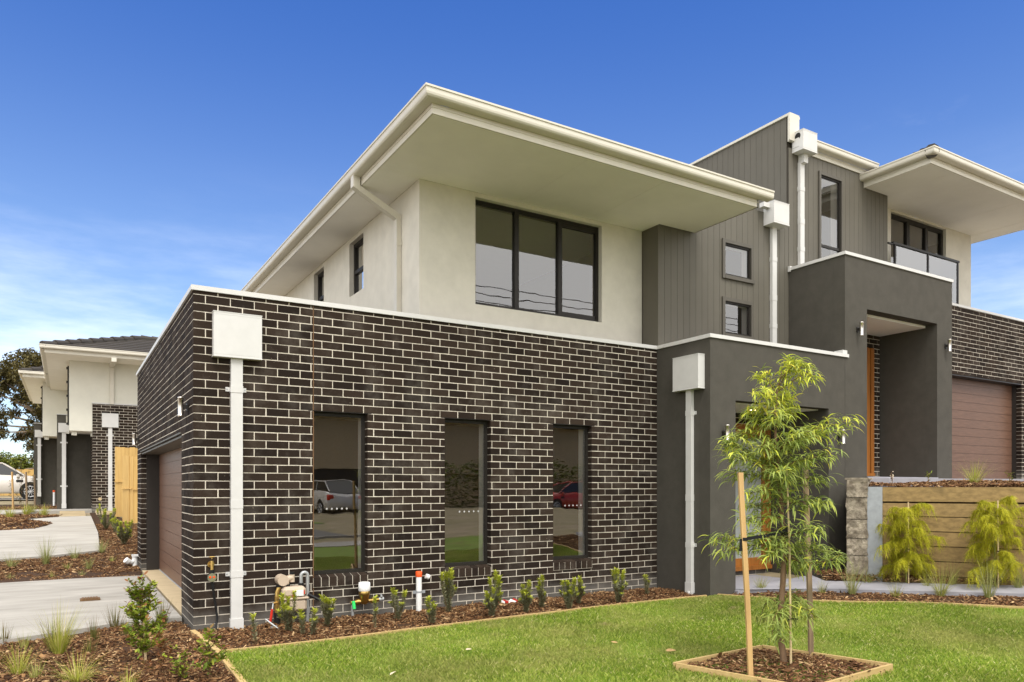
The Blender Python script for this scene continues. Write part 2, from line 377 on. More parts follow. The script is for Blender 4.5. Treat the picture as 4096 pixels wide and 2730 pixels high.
def window(house, o, u, n, a0, a1, z0, z1, back=.07, fw=.05, mull=(), trans=(), glass='glass', dep=.06, trim=0., reveal=.14, dots=None, name='window', inner='reveal', sill=None):
    f = MB()
    B0 = -back-dep; B1 = -back
    f.obox(o,u,n,a0,a1,B0,B1,z0,z0+fw); f.obox(o,u,n,a0,a1,B0,B1,z1-fw,z1)
    f.obox(o,u,n,a0,a0+fw,B0,B1,z0+fw,z1-fw); f.obox(o,u,n,a1-fw,a1,B0,B1,z0+fw,z1-fw)
    f.obox(o,u,n,a0+fw,a1-fw,B0+.01,B1-.012,z0+fw,z0+fw+.010); f.obox(o,u,n,a0+fw,a1-fw,B0+.01,B1-.012,z1-fw-.010,z1-fw)
    f.obox(o,u,n,a0+fw,a0+fw+.008,B0+.01,B1-.012,z0+fw+.010,z1-fw-.010); f.obox(o,u,n,a1-fw-.008,a1-fw,B0+.01,B1-.012,z0+fw+.010,z1-fw-.010)
    for m, w in mull: f.obox(o,u,n,m-w/2,m+w/2,B0,B1+.006,z0+fw,z1-fw)
    for zz, w, ta, tb in trans: f.obox(o,u,n,ta,tb,B0+.002,B1-.004,zz-w/2,zz+w/2)
    w = f.build(name, 'frame', house)
    g = MB(); P = lambda a, b, z: (o[0]+u[0]*a+n[0]*b, o[1]+u[1]*a+n[1]*b, z)
    gb = -back-dep*.55
    g.quad(P(a0+fw*.6,gb,z0+fw*.6),P(a1-fw*.6,gb,z0+fw*.6),P(a1-fw*.6,gb,z1-fw*.6),P(a0+fw*.6,gb,z1-fw*.6))
    g.build('pane', glass, w)
    if reveal:
        r = MB(); q = B0-.002; e = q-reveal
        r.obox(o,u,n,a0+fw*.3-.015,a0+fw*.3,e,q,z0+.01,z1-.01); r.obox(o,u,n,a1-fw*.3,a1-fw*.3+.015,e,q,z0+.01,z1-.01)
        r.obox(o,u,n,a0+fw*.3,a1-fw*.3,e,q,z1-fw*.4,z1-fw*.4+.012); r.obox(o,u,n,a0+fw*.3,a1-fw*.3,e,q,z0+fw*.4-.012,z0+fw*.4)
        r.build('inner_reveal', inner, w)
    if trim:
        t = MB(); c = trim
        t.obox(o,u,n,a0-c,a0,-.03,.028,z0-c,z1+c); t.obox(o,u,n,a1,a1+c*.55,-.03,.024,z0-c,z1+c*.0)
        t.obox(o,u,n,a0,a1+c*.55,-.03,.02,z1,z1+c); t.obox(o,u,n,a0,a1+c*1.3,-.03,.034,z0-c,z0)
        
        t.build('trim', 'trim', w)
    if dots:
        d = MB()
        for k in range(5):
            ca, cz = dots[0]+k*dots[2], dots[1]; vs = []
            for rr in (.010, .0048):
                for q in range(10): vs.append(P(ca+rr*math.cos(2*PI*q/10), gb+.003, cz+rr*math.sin(2*PI*q/10)))
            d.add(vs, [(q,(q+1)%10,10+(q+1)%10,10+q) for q in range(10)])
        d.build('safety_sticker', 'label', w)
    if sill:
        sb = MB(); n_ = 7; pw = (a1-a0)/n_; zt, zf, zb = sill
        for k in range(n_):
            A = a0+pw*k+.005; Bq = a0+pw*(k+1)-.005
            sb.add([P(A,.014,zb),P(Bq,.014,zb),P(Bq,.014,zf),P(A,.014,zf),P(A,-.13,zt),P(Bq,-.13,zt),P(Bq,-.13,zb),P(A,-.13,zb)],
                   [(0,1,2,3),(3,2,5,4),(0,3,4,7),(1,6,5,2),(0,7,6,1)], 0)
        sb.add([P(a0+.002,.006,zb-.008),P(a1+.004,.006,zb-.008),P(a1+.004,.006,zf-.005),P(a0+.002,.006,zf-.005),P(a0+.002,-.13,zt-.006),P(a1+.004,-.13,zt-.006),P(a1+.004,-.1,zb-.008),P(a0+.002,-.1,zb-.008)],
               [(0,1,2,3),(3,2,5,4),(0,3,4,7),(1,6,5,2),(0,7,6,1)], 1)
        sb.build('brick_sill', ['brick', 'mortar'], w)
    return w
def room(house, x0, y0, z0, x1, y1, z1, name='interior'):   # plaster box that the windows look into, open to the street side
    m = MB(); m.quad((x0,y1,z0),(x1,y1,z0),(x1,y1,z1),(x0,y1,z1)); m.quad((x0,y0,z0),(x0,y1,z0),(x0,y1,z1),(x0,y0,z1)); m.quad((x1,y0,z0),(x1,y1,z0),(x1,y1,z1),(x1,y0,z1))
    m.quad((x0,y0,z1),(x1,y0,z1),(x1,y1,z1),(x0,y1,z1),1); m.quad((x0,y0,z0),(x1,y0,z0),(x1,y1,z0),(x0,y1,z0),2)
    return m.build(name, ['plaster', 'reveal', 'floor_in'], house)
GUT = lambda z: [(.002,z+.004),(.002,z),(.085,z),(.104,z+.007),(.116,z+.022),(.121,z+.042),(.121,z+.088),(.131,z+.09),(.131,z+.11),(.116,z+.112),(.112,z+.10)]
def eaves(house, path, zs, fh=.105, mat_g='gutter', gpath=None):
    f = MB(); f.sweep(path, [(-.02,zs+fh),(-.02,zs),(0,zs),(0,zs+fh)]); f.sweep(path, [(.0,zs+.062),(.007,zs+.062),(.007,zs+.07),(0,zs+.07)]); fa = f.build('fascia', mat_g, house)
    g = MB(); g.sweep(gpath or path, GUT(zs+fh), smooth=False); gu = g.build('gutter', mat_g, house); return fa, gu
def downpipe(house, pts_z, x, y, w, d, n, mat_p='white', brackets=(), shoe=True, rain=None, hole=False, two_sided=True):
    # rectangular pipe against a wall; n = outward wall normal; (x,y) = centre of its back on the wall
    u = (-n[1], n[0]); o = (x, y); m = MB()
    z0, z1 = pts_z
    m.obox(o,u,n,-w/2,w/2,.006,.006+d,z0,z1)
    if shoe: m.obox(o,u,n,-w/2-.008,w/2+.008,.002,.006+d+.008,z0+.005,z0+.15)
    zj = z0+(z1-z0)*.45; m.obox(o,u,n,-w/2-.003,w/2+.003,.005,.009+d,zj,zj+.09)
    p = m.build('downpipe', mat_p, house)
    for z in brackets:
        b = MB(); b.obox(o,u,n,-w/2-.004,w/2+.004,.002,.010+d,z-.035,z+.035)
        for sgn in ((-1,1) if two_sided else (1,)):
            a0, a1 = sorted((sgn*(w/2+.004), sgn*(w/2+.045))); b.obox(o,u,n,a0,a1,.001,.007,z-.022,z+.022)
            c = sgn*(w/2+.032); b.obox(o,u,n,c-.006,c+.006,.007,.010,z-.006,z+.006,1)
        b.build('pipe_bracket', [mat_p, 'galv'], p)
    if rain:
        a0, a1, dd, r0, r1 = rain; r = MB()
        X = lambda a, bb, z: (o[0]+u[0]*a+n[0]*bb, o[1]+u[1]*a+n[1]*bb, z)
        r.obox(o,u,n,a0,a1,.004,dd,r0+.012,r1); r.obox(o,u,n,a0-.004,a1+.004,.003,dd+.004,r0,r0+.012); r.obox(o,u,n,a0-.003,a1+.003,.003,dd+.003,r1,r1+.008)
        for zz in (r0+.028, r1-.022): r.obox(o,u,n,a0-.0015,a1+.0015,.004,dd+.0015,zz,zz+.002)
        rh = r.build('rain_head', mat_p, p)
        if hole:
            h = MB(); cz = (r0+r1)/2+.08; sx = a0-.0045 if hole < 0 else a1+.0045
            vs = [X(sx, dd*.52+.055*math.cos(2*PI*k/16), cz+.055*math.sin(2*PI*k/16)) for k in range(16)]; h.add(vs, [tuple(range(16))]); h.build('overflow_hole', 'black', rh)
    return p
def garage_door(house, o, u, n, a0, a1, z0, z1, back, pitch=.18):
    m = MB(); z = z0
    while z < z1-.01:
        t = min(z+pitch, z1); m.obox(o,u,n,a0,a1,-back-.05,-back,z+.004,t-.004); z = t
    m.obox(o,u,n,a0,a1,-back-.05,-back-.008,z0,z1)
    d = m.build('garage_door', 'door', house)
    s = MB(); s.obox(o,u,n,a0,a1,-back-.03,-back+.01,z0-.02,z0+.006); s.build('bottom_seal', 'galv', d); return d
def wall_light(house, o, u, n, a, z0, z1, stand=.075, side=1):
    m = MB(); c = (o[0]+u[0]*a+n[0]*stand, o[1]+u[1]*a+n[1]*stand, z0); h = z1-z0
    m.lathe(c, [(.026,0),(.032,.004),(.032,.014),(.028,.018),(.028,h-.018),(.032,h-.014),(.032,h-.004),(.026,h)], 18)
    l = m.build('wall_light', 'steel', house)
    b = MB(); zc = (z0+z1)/2; b.obox(o,u,n,a-.022,a+.022,.001,.02,zc-.035,zc+.035); b.obox(o,u,n,a-.013,a+.013,.02,stand-.02,zc-.02,zc+.02); b.build('light_bracket', 'frame', l)
    return l
def hip_roof(house, x0, x1, y0, y1, z0, pitch=22, course=.33, over=.05, mat_t='tile', caps=True, segs=True, st=.024):
    m = MB(); tp = math.tan(R(pitch)); k = 0; half = min(x1-x0, y1-y0)/2
    x0 -= over; x1 += over; y0 -= over; y1 += over
    while k*course < half+over:
        d0 = k*course; d1 = min((k+1)*course+.03, half+over)
        a = [(x0+d0,y0+d0),(x1-d0,y0+d0),(x1-d0,y1-d0),(x0+d0,y1-d0)]; b = [(x0+d1,y0+d1),(x1-d1,y0+d1),(x1-d1,y1-d1),(x0+d1,y1-d1)]
        za = z0+d0*tp+st; zb = z0+d1*tp
        for i in range(4):
            j = (i+1) % 4; A, B, C, D = a[i], a[j], b[j], b[i]; L = math.hypot(B[0]-A[0], B[1]-A[1]); q = max(1, int(L/.30)) if segs else 1
            for s in range(q):     # single tiles
                f0 = s/q; f1 = (s+1)/q-.004; lerp = lambda P, Q, f: (P[0]+(Q[0]-P[0])*f, P[1]+(Q[1]-P[1])*f)
                p0, p1, p2, p3 = lerp(A,B,f0), lerp(A,B,f1), lerp(D,C,f1), lerp(D,C,f0)
                m.add([(*p0,za),(*p1,za),(*p2,zb+.004),(*p3,zb+.004),(*p0,za-st-.006),(*p1,za-st-.006)], [(0,1,2,3),(4,5,1,0)])
        k += 1
    r = m.build('roof', mat_t, house)
    if caps:
        c = MB()
        for sx, sy in ((0,0),(1,0),(1,1),(0,1)):
            cx = x1 if sx else x0; cy = y1 if sy else y0; dx = -1 if sx else 1; dy = -1 if sy else 1; d = .0
            while d < half-.2:
                e = d+.34; pts = [(cx+dx*d, cy+dy*d, z0+d*tp+.03), (cx+dx*e, cy+dy*e, z0+e*tp+.0)]
                c.tube(pts, [.115,.095], 8); d += .30
        if (x1-x0) > (y1-y0): q0, q1 = (x0+half,(y0+y1)/2), (x1-half,(y0+y1)/2)
        else: q0, q1 = ((x0+x1)/2,y0+half), ((x0+x1)/2,y1-half)
        L = math.hypot(q1[0]-q0[0], q1[1]-q0[1]); s = 0.
        while s < L:
            f0 = s/L; f1 = min(1, (s+.36)/L); zz = z0+(half+over)*tp
            c.tube([(q0[0]+(q1[0]-q0[0])*f0, q0[1]+(q1[1]-q0[1])*f0, zz+.015),(q0[0]+(q1[0]-q0[0])*f1, q0[1]+(q1[1]-q0[1])*f1, zz)], [.115,.1], 8); s += .32
        c.build('ridge_cap', mat_t, r)
    return r
def soffit(house, polys, z):
    m = MB()
    for p in polys: m.prism(p, z, z+.02)
    return m.build('soffit', 'soffit', house)

U, NF = (1,0), (0,-1)      # front planes: along +X, facing the street
UL, NL = (0,1), (-1,0)     # left planes: along +Y, facing -X
XT = 9.12; YF = -1.03; XP = 6.228

# ================================================================ UNIT 1
H1 = thing('townhouse', (0,0,0), 'nearest two-storey townhouse with dark brick base, cream upper wall and three slim brick windows', 'house')
W3 = [(1.216,1.841),(2.821,3.456),(4.408,5.043)]
ops = [(a,b,.352,2.284) for a,b in W3]
m = MB()
brick_wall(m, (0,0), U, NF, 0, XP, -.25, 3.447, ops, phase=(.12,0.), starts=(.12,0.), joints=(1.221,))
brick_wall(m, (0,0), UL, NL, 0, 6.745, -.25, 3.447, [(.884,6.009,-.3,2.06)], phase=(0.,.12), starts=(0.,.12))
brick_wall(m, (0,6.009), U, NF, 0, .08, -.25, 2.06, phase=(.0,0.))          # left reveal of the garage opening
brick_wall(m, (0.002,6.745), U, (0,1), 0, 2.6, -.2, 3.447)
m.obox((0,0),U,NF,1.2155,1.2265,-.09,-.003,-.2,3.446,2)
m.build('brick_wall', ['brick','mortar','brown_twig'], H1)
m = MB()   # solid core behind the left wall above the door, flat garage roof
m.box(.11,.11,2.10,.30,6.64,3.40); m.box(.12,.12,3.26,6.1,.34,3.40); m.box(.12,.34,3.26,2.63,6.63,3.40); m.box(.12,.11,-.1,.30,.88,2.1)
m.build('garage_roof', 'jamb', H1)
m = MB(); m.sweep([(0,6.76),(0,0),(XP,0),(XP,YF),(9.19,YF)], [(-.15,3.442),(.022,3.442),(.022,3.492),(-.15,3.492)])
m.box(9.06,YF-.005,3.493,9.17,YF+.14,3.55); m.build('wall_capping', 'white', H1)
for (a,b), d in zip(W3, ((1.400,1.205,.058),(3.07,1.145,.066),(4.67,1.20,.066))):
    window(H1, (0,0), U, NF, a, b, .478, 2.282, back=.085, fw=.03, dep=.035, glass='glass', reveal=.17, dots=d, sill=(.486,.452,.352))
for a, b in W3:
    m = MB(); m.box(a-.05,.003,2.284,b+.05,.10,2.292); m.build('lintel', 'frame', H1)
room(H1, .34, .24, .02, 6.1, 4.2, 2.6)
# garage
for a, b in ((5.965,6.005),(.884,.92)):
    m = MB(); m.box(.082,a,-.02,.29,b,2.05); m.build('door_jamb', 'jamb', H1)
m = MB(); m.box(.012,.886,2.008,.29,6.007,2.058); m.box(-.012,.886,2.045,.012,6.007,2.062); m.build('garage_lintel', 'trim', H1)
garage_door(H1, (0,0), UL, NL, .92, 5.965, .035, 2.008, .28)
m = MB(); m.box(.012,.89,-.1,.5,6.0,.028); m.build('garage_slab', 'slab', H1)
wall_light(H1, (0,0), UL, NL, .335, 2.185, 2.39); wall_light(H1, (0,0), UL, NL, 6.407, 2.185, 2.39)
downpipe(H1, (-.06,2.80), .41, 0, .115, .055, NF, brackets=(2.46,.55), rain=(-.232,.242,.10,2.777,3.231))
# cream upper storey
m = MB(); X0, Y0 = 2.635, .34; ZS = 5.26
wo = [(.787,2.849,3.815,5.20)]
plain_wall(m, (X0,Y0), U, NF, 0, XP+.01-X0, 3.4, ZS, wo)
lw = [(2.338-Y0,2.963-Y0,4.37,5.19),(4.273-Y0,4.856-Y0,4.0,5.19)]
plain_wall(m, (X0,Y0+.121), UL, NL, 0, 13-Y0-.121, 3.4, ZS, [(a-.121,b-.121,c,d) for a,b,c,d in lw])
m.box(X0+.001,6.76,-.3,X0+.12,13,3.4); m.box(X0,12.9,-.2,9,13,ZS)
m.build('upper_wall', 'cream', H1)
window(H1, (X0,Y0), U, NF, .787, 2.849, 3.815, 5.20, back=.075, fw=.042, mull=((1.46,.065),(2.172,.065)), trans=((3.885,.05,2.2,2.79),(5.13,.05,2.2,2.79)), glass='glass_hi', reveal=.12, inner='plaster')
for a,b,c,d in lw: window(H1, (X0,Y0), UL, NL, a, b, c, d, back=.07, fw=.045, trans=((4.75,.05,a+.04,b-.04),), glass='glass_hi', reveal=.1)
room(H1, 2.78, .47, 3.45, 6.2, 4.5, 5.24, 'upper_interior')
# eaves
EX, EY, ER = 2.09, -1.20, 6.965
soffit(H1, [[(EX+.02,EY+.02),(EX+2.0,EY+.02),(EX+2.0,Y0-.002),(X0-.002,Y0-.002),(EX+.02,Y0-.002)][:5]] +
       [[(a,EY+.02),(min(a+1.2,ER-.005)-.006,EY+.02),(min(a+1.2,ER-.005)-.003,Y0-.002 if a < 6.2 else -.024),(a,Y0-.002 if a < 6.2 else -.024)] for a in (4.093,)] +
       [[(5.293,EY+.02),(ER-.005,EY+.02),(ER-.005,-.024),(XP+.02,-.024),(XP+.02,Y0-.002),(5.293,Y0-.002)]] +
       [[(EX+.02,a),(X0-.002,a),(X0-.002,min(a+2.4,13)-.003),(EX+.02,min(a+2.4,13)-.003)] for a in (Y0,Y0+2.4,Y0+4.8,Y0+7.2,Y0+9.6)], ZS)
eaves(H1, [(EX,13.3),(EX,EY),(ER,EY)], ZS, gpath=[(EX,13.3),(EX,EY),(7.14,EY)])
m = MB(); m.box(ER-.02,EY-.0,ZS,ER+.004,-.024,ZS+.105); m.build('barge_board', 'gutter', H1)
hip_roof(H1, EX, ER, EY, 13.3, ZS+.17, 18, segs=False, caps=False)
m = MB()   # bracing pipe from the left gutter back to the wall and down
def rect_pipe(mb, pts, w):
    for a, b in zip(pts[:-1], pts[1:]):
        mb.tube([a, b], w*.72, 4, smooth=False)
downp = MB(); gx = EX-.06
downp.box(gx-.045,.90,ZS-.03,gx+.045,1.0,ZS+.115)
vs = []
for x, z in ((gx-.045,ZS-.03),(X0-.068,4.93),(X0-.003,4.93),(X0-.003,4.99),(gx+.045,ZS+.0)):
    vs.append((x,z))
n_ = len(vs); downp.add([(x,.902,z) for x,z in vs]+[(x,.998,z) for x,z in vs], [tuple(range(n_)), tuple(range(n_,2*n_))[::-1]]+[(i,n_+i,n_+(i+1)%n_,(i+1)%n_) for i in range(n_)])
downp.box(X0-.068,.905,3.45,X0-.004,.995,4.95)
dpp = downp.build('downpipe', 'gutter', H1)
for z in (4.62,3.66):
    m = MB(); m.box(X0-.071,.90,z-.03,X0-.001,1.0,z+.03); m.box(X0-.007,.868,z-.02,X0-.0005,.90,z+.02); m.build('pipe_bracket', 'gutter', dpp)
# grey cladding to the right
m = MB(); CZ = 5.88
cw = [(7.61-6.25,8.20-6.25,4.735,5.235),(7.61-6.25,8.20-6.25,3.83,4.335)]
clad_wall(m, (6.25,0), U, NF, 0, XT-6.25, 3.44, CZ, cw)
m.build('cladding_wall', ['clad','clad_gap'], H1)
m = MB(); m.box(6.247,-.004,3.44,6.275,.338,ZS-.001); m.build('cladding_return', 'clad', H1)
for a,b,c,d in cw: window(H1, (6.25,0), U, NF, a, b, c, d, back=.004, fw=.026, dep=.035, glass='glass_hi', trim=.055, reveal=.13)
m = MB(); m.box(6.98,.12,CZ-.1,XT-.01,9,CZ); m.build('flat_roof', 'galv', H1)
room(H1, 6.4, .25, 3.5, 9.0, 3.4, 5.7, 'stair_interior')
m = MB(); m.box(8.36,-.135,5.905,8.50,-.045,5.975); m.build('gutter_outlet', 'white', H1)
downpipe(H1, (3.46,5.70), 8.705, 0, .105, .055, NF, brackets=(5.14,4.06), shoe=False, rain=(-.20,.165,.21,5.655,6.0), two_sided=False)
# porch box
m = MB()
OL, OR_, OT = 6.712, 8.725, 2.632
plain_wall(m, (XP,YF), U, NF, 0, XT-XP, -.25, 3.442, [(OL-XP,OR_-XP,-.3,OT)], th=.18)
m.box(XP,YF+.181,-.2,XP+.18,.22,3.442); m.box(OL-.16,YF+.181,-.2,OL-.001,.16,3.0); m.box(OR_+.001,YF+.181,-.2,XT-.02,.16,3.0)
m.box(XP+.181,YF+.181,3.0,XT-.02,.04,3.40)
m.build('porch_wall', 'grey', H1)
m = MB(); m.box(OL+.001,YF+.182,2.622,OR_-.001,.10,2.66); m.build('porch_ceiling', 'reveal', H1)
m = MB(); m.lathe((7.75,-.45,2.610), [(.055,0),(.05,.004)], 18); dl = m.build('downlight', 'lamp_on', H1)
m = MB(); m.lathe((7.75,-.45,2.613), [(.07,0),(.07,.008)], 18); m.build('downlight_rim', 'reveal', dl)
m = MB(); brick_wall(m, (OL,.05), U, NF, 0, OR_-OL, -.1, 2.62, [(.75,OR_-OL+.01,.15,2.45)]); m.build('entry_brick', ['brick','mortar'], H1)
m = MB(); a0, a1, z0, z1 = OL+.76, OR_-.005, .16, 2.45
for q in ((a0,a0+.09),(a1-.09,a1),(a0+.16,a0+.25),(a1-.19,a1-.10)): m.box(q[0],.03,z0,q[1],.12,z1)
m.box(a0+.09,.03,z1-.09,a1-.09,.12,z1); m.box(a0+.25,.05,z1-.22,a1-.19,.11,z1-.09); m.box(a0+.25,.05,z0+.03,a1-.19,.11,z0+.16); m.box(a0,.0,z0-.03,a1,.12,z0+.03)
fd = m.build('front_door', 'timber_door', H1)
m = MB(); m.box(a0+.25,.07,z0+.16,a1-.19,.09,z1-.22); m.build('door_glass', 'frost', fd)
m = MB(); m.tube([(a0+.205,.0,.75),(a0+.205,.0,1.55)], .014, 10); m.tube([(a0+.205,.03,.85),(a0+.205,.0,.85)], .01, 6); m.tube([(a0+.205,.03,1.45),(a0+.205,.0,1.45)], .01, 6); m.build('door_handle', 'steel', fd)
m = MB(); m.box(9.118,YF-.0012,-.1,9.122,YF+.01,3.44); m.build('control_joint', 'jamb', H1)
wall_light(H1, (XP,YF), U, NF, 6.469-XP, 2.066, 2.284); wall_light(H1, (XP,YF), U, NF, 8.965-XP, 2.10, 2.318)
downpipe(H1, (-.0,2.80), XP, -.69, .10, .055, NL, brackets=(2.46,.66), rain=(-.235,.245,.125,2.772,3.228), two_sided=True)
m = MB(); m.tube([(XP-.035,-.70,-.08),(XP-.035,-.70,.03)], .045, 14); m.build('pipe_shoe', 'pvc', H1)

# ================================================================ UNIT 2 (attached, 1.6 m higher up the slope)
H2 = thing('townhouse', (XT,0,1.6), 'higher attached townhouse with glass balcony, grey porch box and wide cream eaves', 'house')
m = MB()   # party wall
clad_wall(m, (XT,0.04), UL, NL, 0, 8, 5.3, 7.585)
clad_wall(m, (XT+.0,0), U, NF, .004, 11.9-XT, 5.0, 7.07, [(9.935-XT,10.50-XT,4.9,6.80)])
m.box(11.88,.02,5.0,11.90,.34,6.85,0)
m.build('cladding_wall', ['clad','clad_gap'], H2)
m = MB(); m.box(XT-.03,-.02,7.585,XT+.26,8,7.625); m.box(XT-.04,-.055,7.17,XT+.20,-.022,7.62); m.box(XT+.0,-.022,7.17,XT+.20,.02,7.585); m.build('parapet_capping', 'gutter', H2)
m = MB(); m.box(XT+.12,.0,7.07,XT+.24,8,7.584); m.build('parapet_core', 'clad', H2)
window(H2, (XT,0), U, NF, 9.935-XT, 10.50-XT, 4.9, 6.80, back=.004, fw=.028, dep=.035, trans=((5.60,.045,.843,1.352),), glass='glass_hi', trim=.05, reveal=.15)
room(H2, 9.3, .25, 5.0, 12.0, 3.2, 7.0, 'stair_interior')
downpipe(H2, (5.0,6.86), 9.395, 0, .105, .055, NF, brackets=(6.42,5.42), shoe=False, rain=(-.19,.165,.22,6.985,7.31), hole=-1, two_sided=False)
m = MB(); m.box(9.36,-.12,6.84,9.46,-.005,7.0); m.box(XT+.08,-.14,7.06,9.21,-.02,7.2); m.build('pipe_offset', 'white', H2)
eaves(H2, [(9.58,-.022),(11.4,-.022)], 7.055, .10)
# wide eaves
ZS2 = 6.83; EX2, EY2, ER2 = 11.17, -1.20, 16.0
eaves(H2, [(EX2,0.6),(EX2,EY2),(ER2,EY2)], ZS2)
s2 = [[(EX2+.02,EY2+.02),(11.905,EY2+.02),(11.905,-.012),(EX2+.02,-.012)]]
for a in (11.908,13.1,14.3): s2.append([(a,EY2+.02),(min(a+1.194,15.496),EY2+.02),(min(a+1.194,15.496),.338),(a,.338)])
s2.append([(15.5,EY2+.02),(ER2,EY2+.02),(ER2,2.),(15.5,2.)])
soffit(H2, s2, ZS2)
m = MB(); m.box(ER2,EY2-.0,ZS2-.003,ER2+.02,6,ZS2+.11); m.build('barge_board', 'gutter', H2)
hip_roof(H2, EX2, ER2, EY2, 11, ZS2+.14, 22.5)
hip_roof(H2, XT+.3, 13.5, .15, 10, 7.2, 15, segs=False, caps=False)
m = MB(); plain_wall(m, (11.9,.34), U, NF, 0, 15.47-11.9, 4.9, ZS2, [(12.556-11.9,14.496-11.9,4.9,6.79)]); m.box(15.35,.461,4.9,15.47,6,ZS2); m.build('upper_wall', 'cream', H2)
wd = window(H2, (11.9,.34), U, NF, .656, 2.596, 4.95, 6.79, back=.06, fw=.07, mull=((1.33,.10),(1.985,.09)), glass='glass_hi', reveal=0, name='balcony_door')
room(H2, 12.1, .47, 4.95, 15.3, 4.5, 6.8, 'upper_interior')
# balcony balustrade
m = MB(); m.box(12.05,-.02,5.975,14.33,.03,6.015)
for x in (12.13,13.22,14.29): m.box(x-.022,-.012,5.08,x+.022,.022,5.975)
m.box(11.905,-.015,5.955,12.05,.015,5.985); bal = m.build('balustrade', 'frame', H2)
for a, b in ((12.16,13.19),(13.25,14.26)):
    m = MB(); m.box(a,.0,5.14,b,.01,5.96); m.build('glass_panel', 'clear', bal)
m = MB(); m.box(11.9,.13,4.8,18.5,.338,5.0); m.build('balcony_floor', 'galv', H2)
# brick garage front
m = MB(); brick_wall(m, (12.14,0), U, NF, 0, 6.6, 1.2, 5.09, [(1.0,16.9-12.14,1.0,3.745)], zoff=1.6); m.build('brick_wall', ['brick','mortar'], H2)
m = MB(); m.box(12.12,-.02,5.092,18.75,.14,5.14); m.build('wall_capping', 'white', H2)
m = MB(); m.box(13.1,.004,3.70,16.95,.3,3.745); m.build('garage_lintel', 'frame', H2)
m = MB(); m.box(16.9,.112,1.5,16.98,.32,3.74); m.build('door_jamb', 'jamb', H2)
garage_door(H2, (12.14,0), U, NF, .6, 16.9-12.14, 1.62, 3.70, .20, .178)
# porch box
OL2, OR2, OT2 = 9.678, 11.669, 4.25
m = MB()
plain_wall(m, (XT,YF), U, NF, 0, 12.135-XT, -.25, 5.02, [(OL2-XT,OR2-XT,1.60,OT2)], th=.20)
m.box(XT,YF+.201,-.2,XT+.18,-.001,5.02); m.box(OL2-.15,YF+.201,1.2,OL2-.001,.12,4.6); m.box(OR2+.001,YF+.201,1.2,12.13,-.002,5.02); m.box(OR2+.002,-.001,1.2,12.1,.12,4.7); m.box(XT+.181,YF+.201,4.6,OR2,-.002,4.95)
m.build('porch_wall', 'grey', H2)
m = MB(); m.sweep([(XT,0.0),(XT,YF),(12.15,YF)], [(-.22,5.022),(.02,5.022),(.02,5.07),(-.22,5.07)]); m.box(XT-.03,-.05,5.0,XT+.03,-.005,5.09); m.build('porch_capping', 'white', H2)
m = MB(); m.box(OL2+.001,YF+.202,4.21,OR2-.001,.02,4.26); m.build('porch_ceiling', 'reveal', H2)
m = MB(); m.lathe((10.12,YF+.45,4.204), [(.06,0),(.06,.005)], 18); m.build('downlight', 'galv', H2)
m = MB(); brick_wall(m, (OL2,.01), U, NF, 0, OR2-OL2, 1.5, 4.21, [(.2,1.80-.0,1.68,3.98)], zoff=1.6); m.build('entry_brick', ['brick','mortar'], H2)
m = MB(); z0, z1 = 1.70, 3.97; b1 = OL2+1.79
for q in ((b1-.09,b1,0.),(b1-.17,b1-.10,.02),(b1-.27,b1-.18,.0),(OL2+.2,OL2+.29,0.)): m.box(q[0],q[2]-.01,z0,q[1],.1,z1)
m.box(OL2+.29,.0,z1-.1,b1-.27,.1,z1); m.box(OL2+.3,.03,z0,b1-.3,.06,z1-.1); m.box(OL2+.2,-.03,z0-.05,b1,.1,z0); m.build('front_door', 'timber_door', H2)
wall_light(H2, (XT,YF), U, NF, 9.423-XT, 3.788, 4.004); wall_light(H2, (XT,YF), U, NF, 11.914-XT, 3.78, 3.997)
# floor slabs of the two porches
m = MB(); m.box(OL-.02,YF-.06,-.1,OR_+.0,.045,.042); m.build('porch_floor', 'paver', H1)
m = MB(); m.box(OL2-.0,YF-.02,1.3,OR2,.005,1.615); m.build('porch_floor', 'paver', H2)

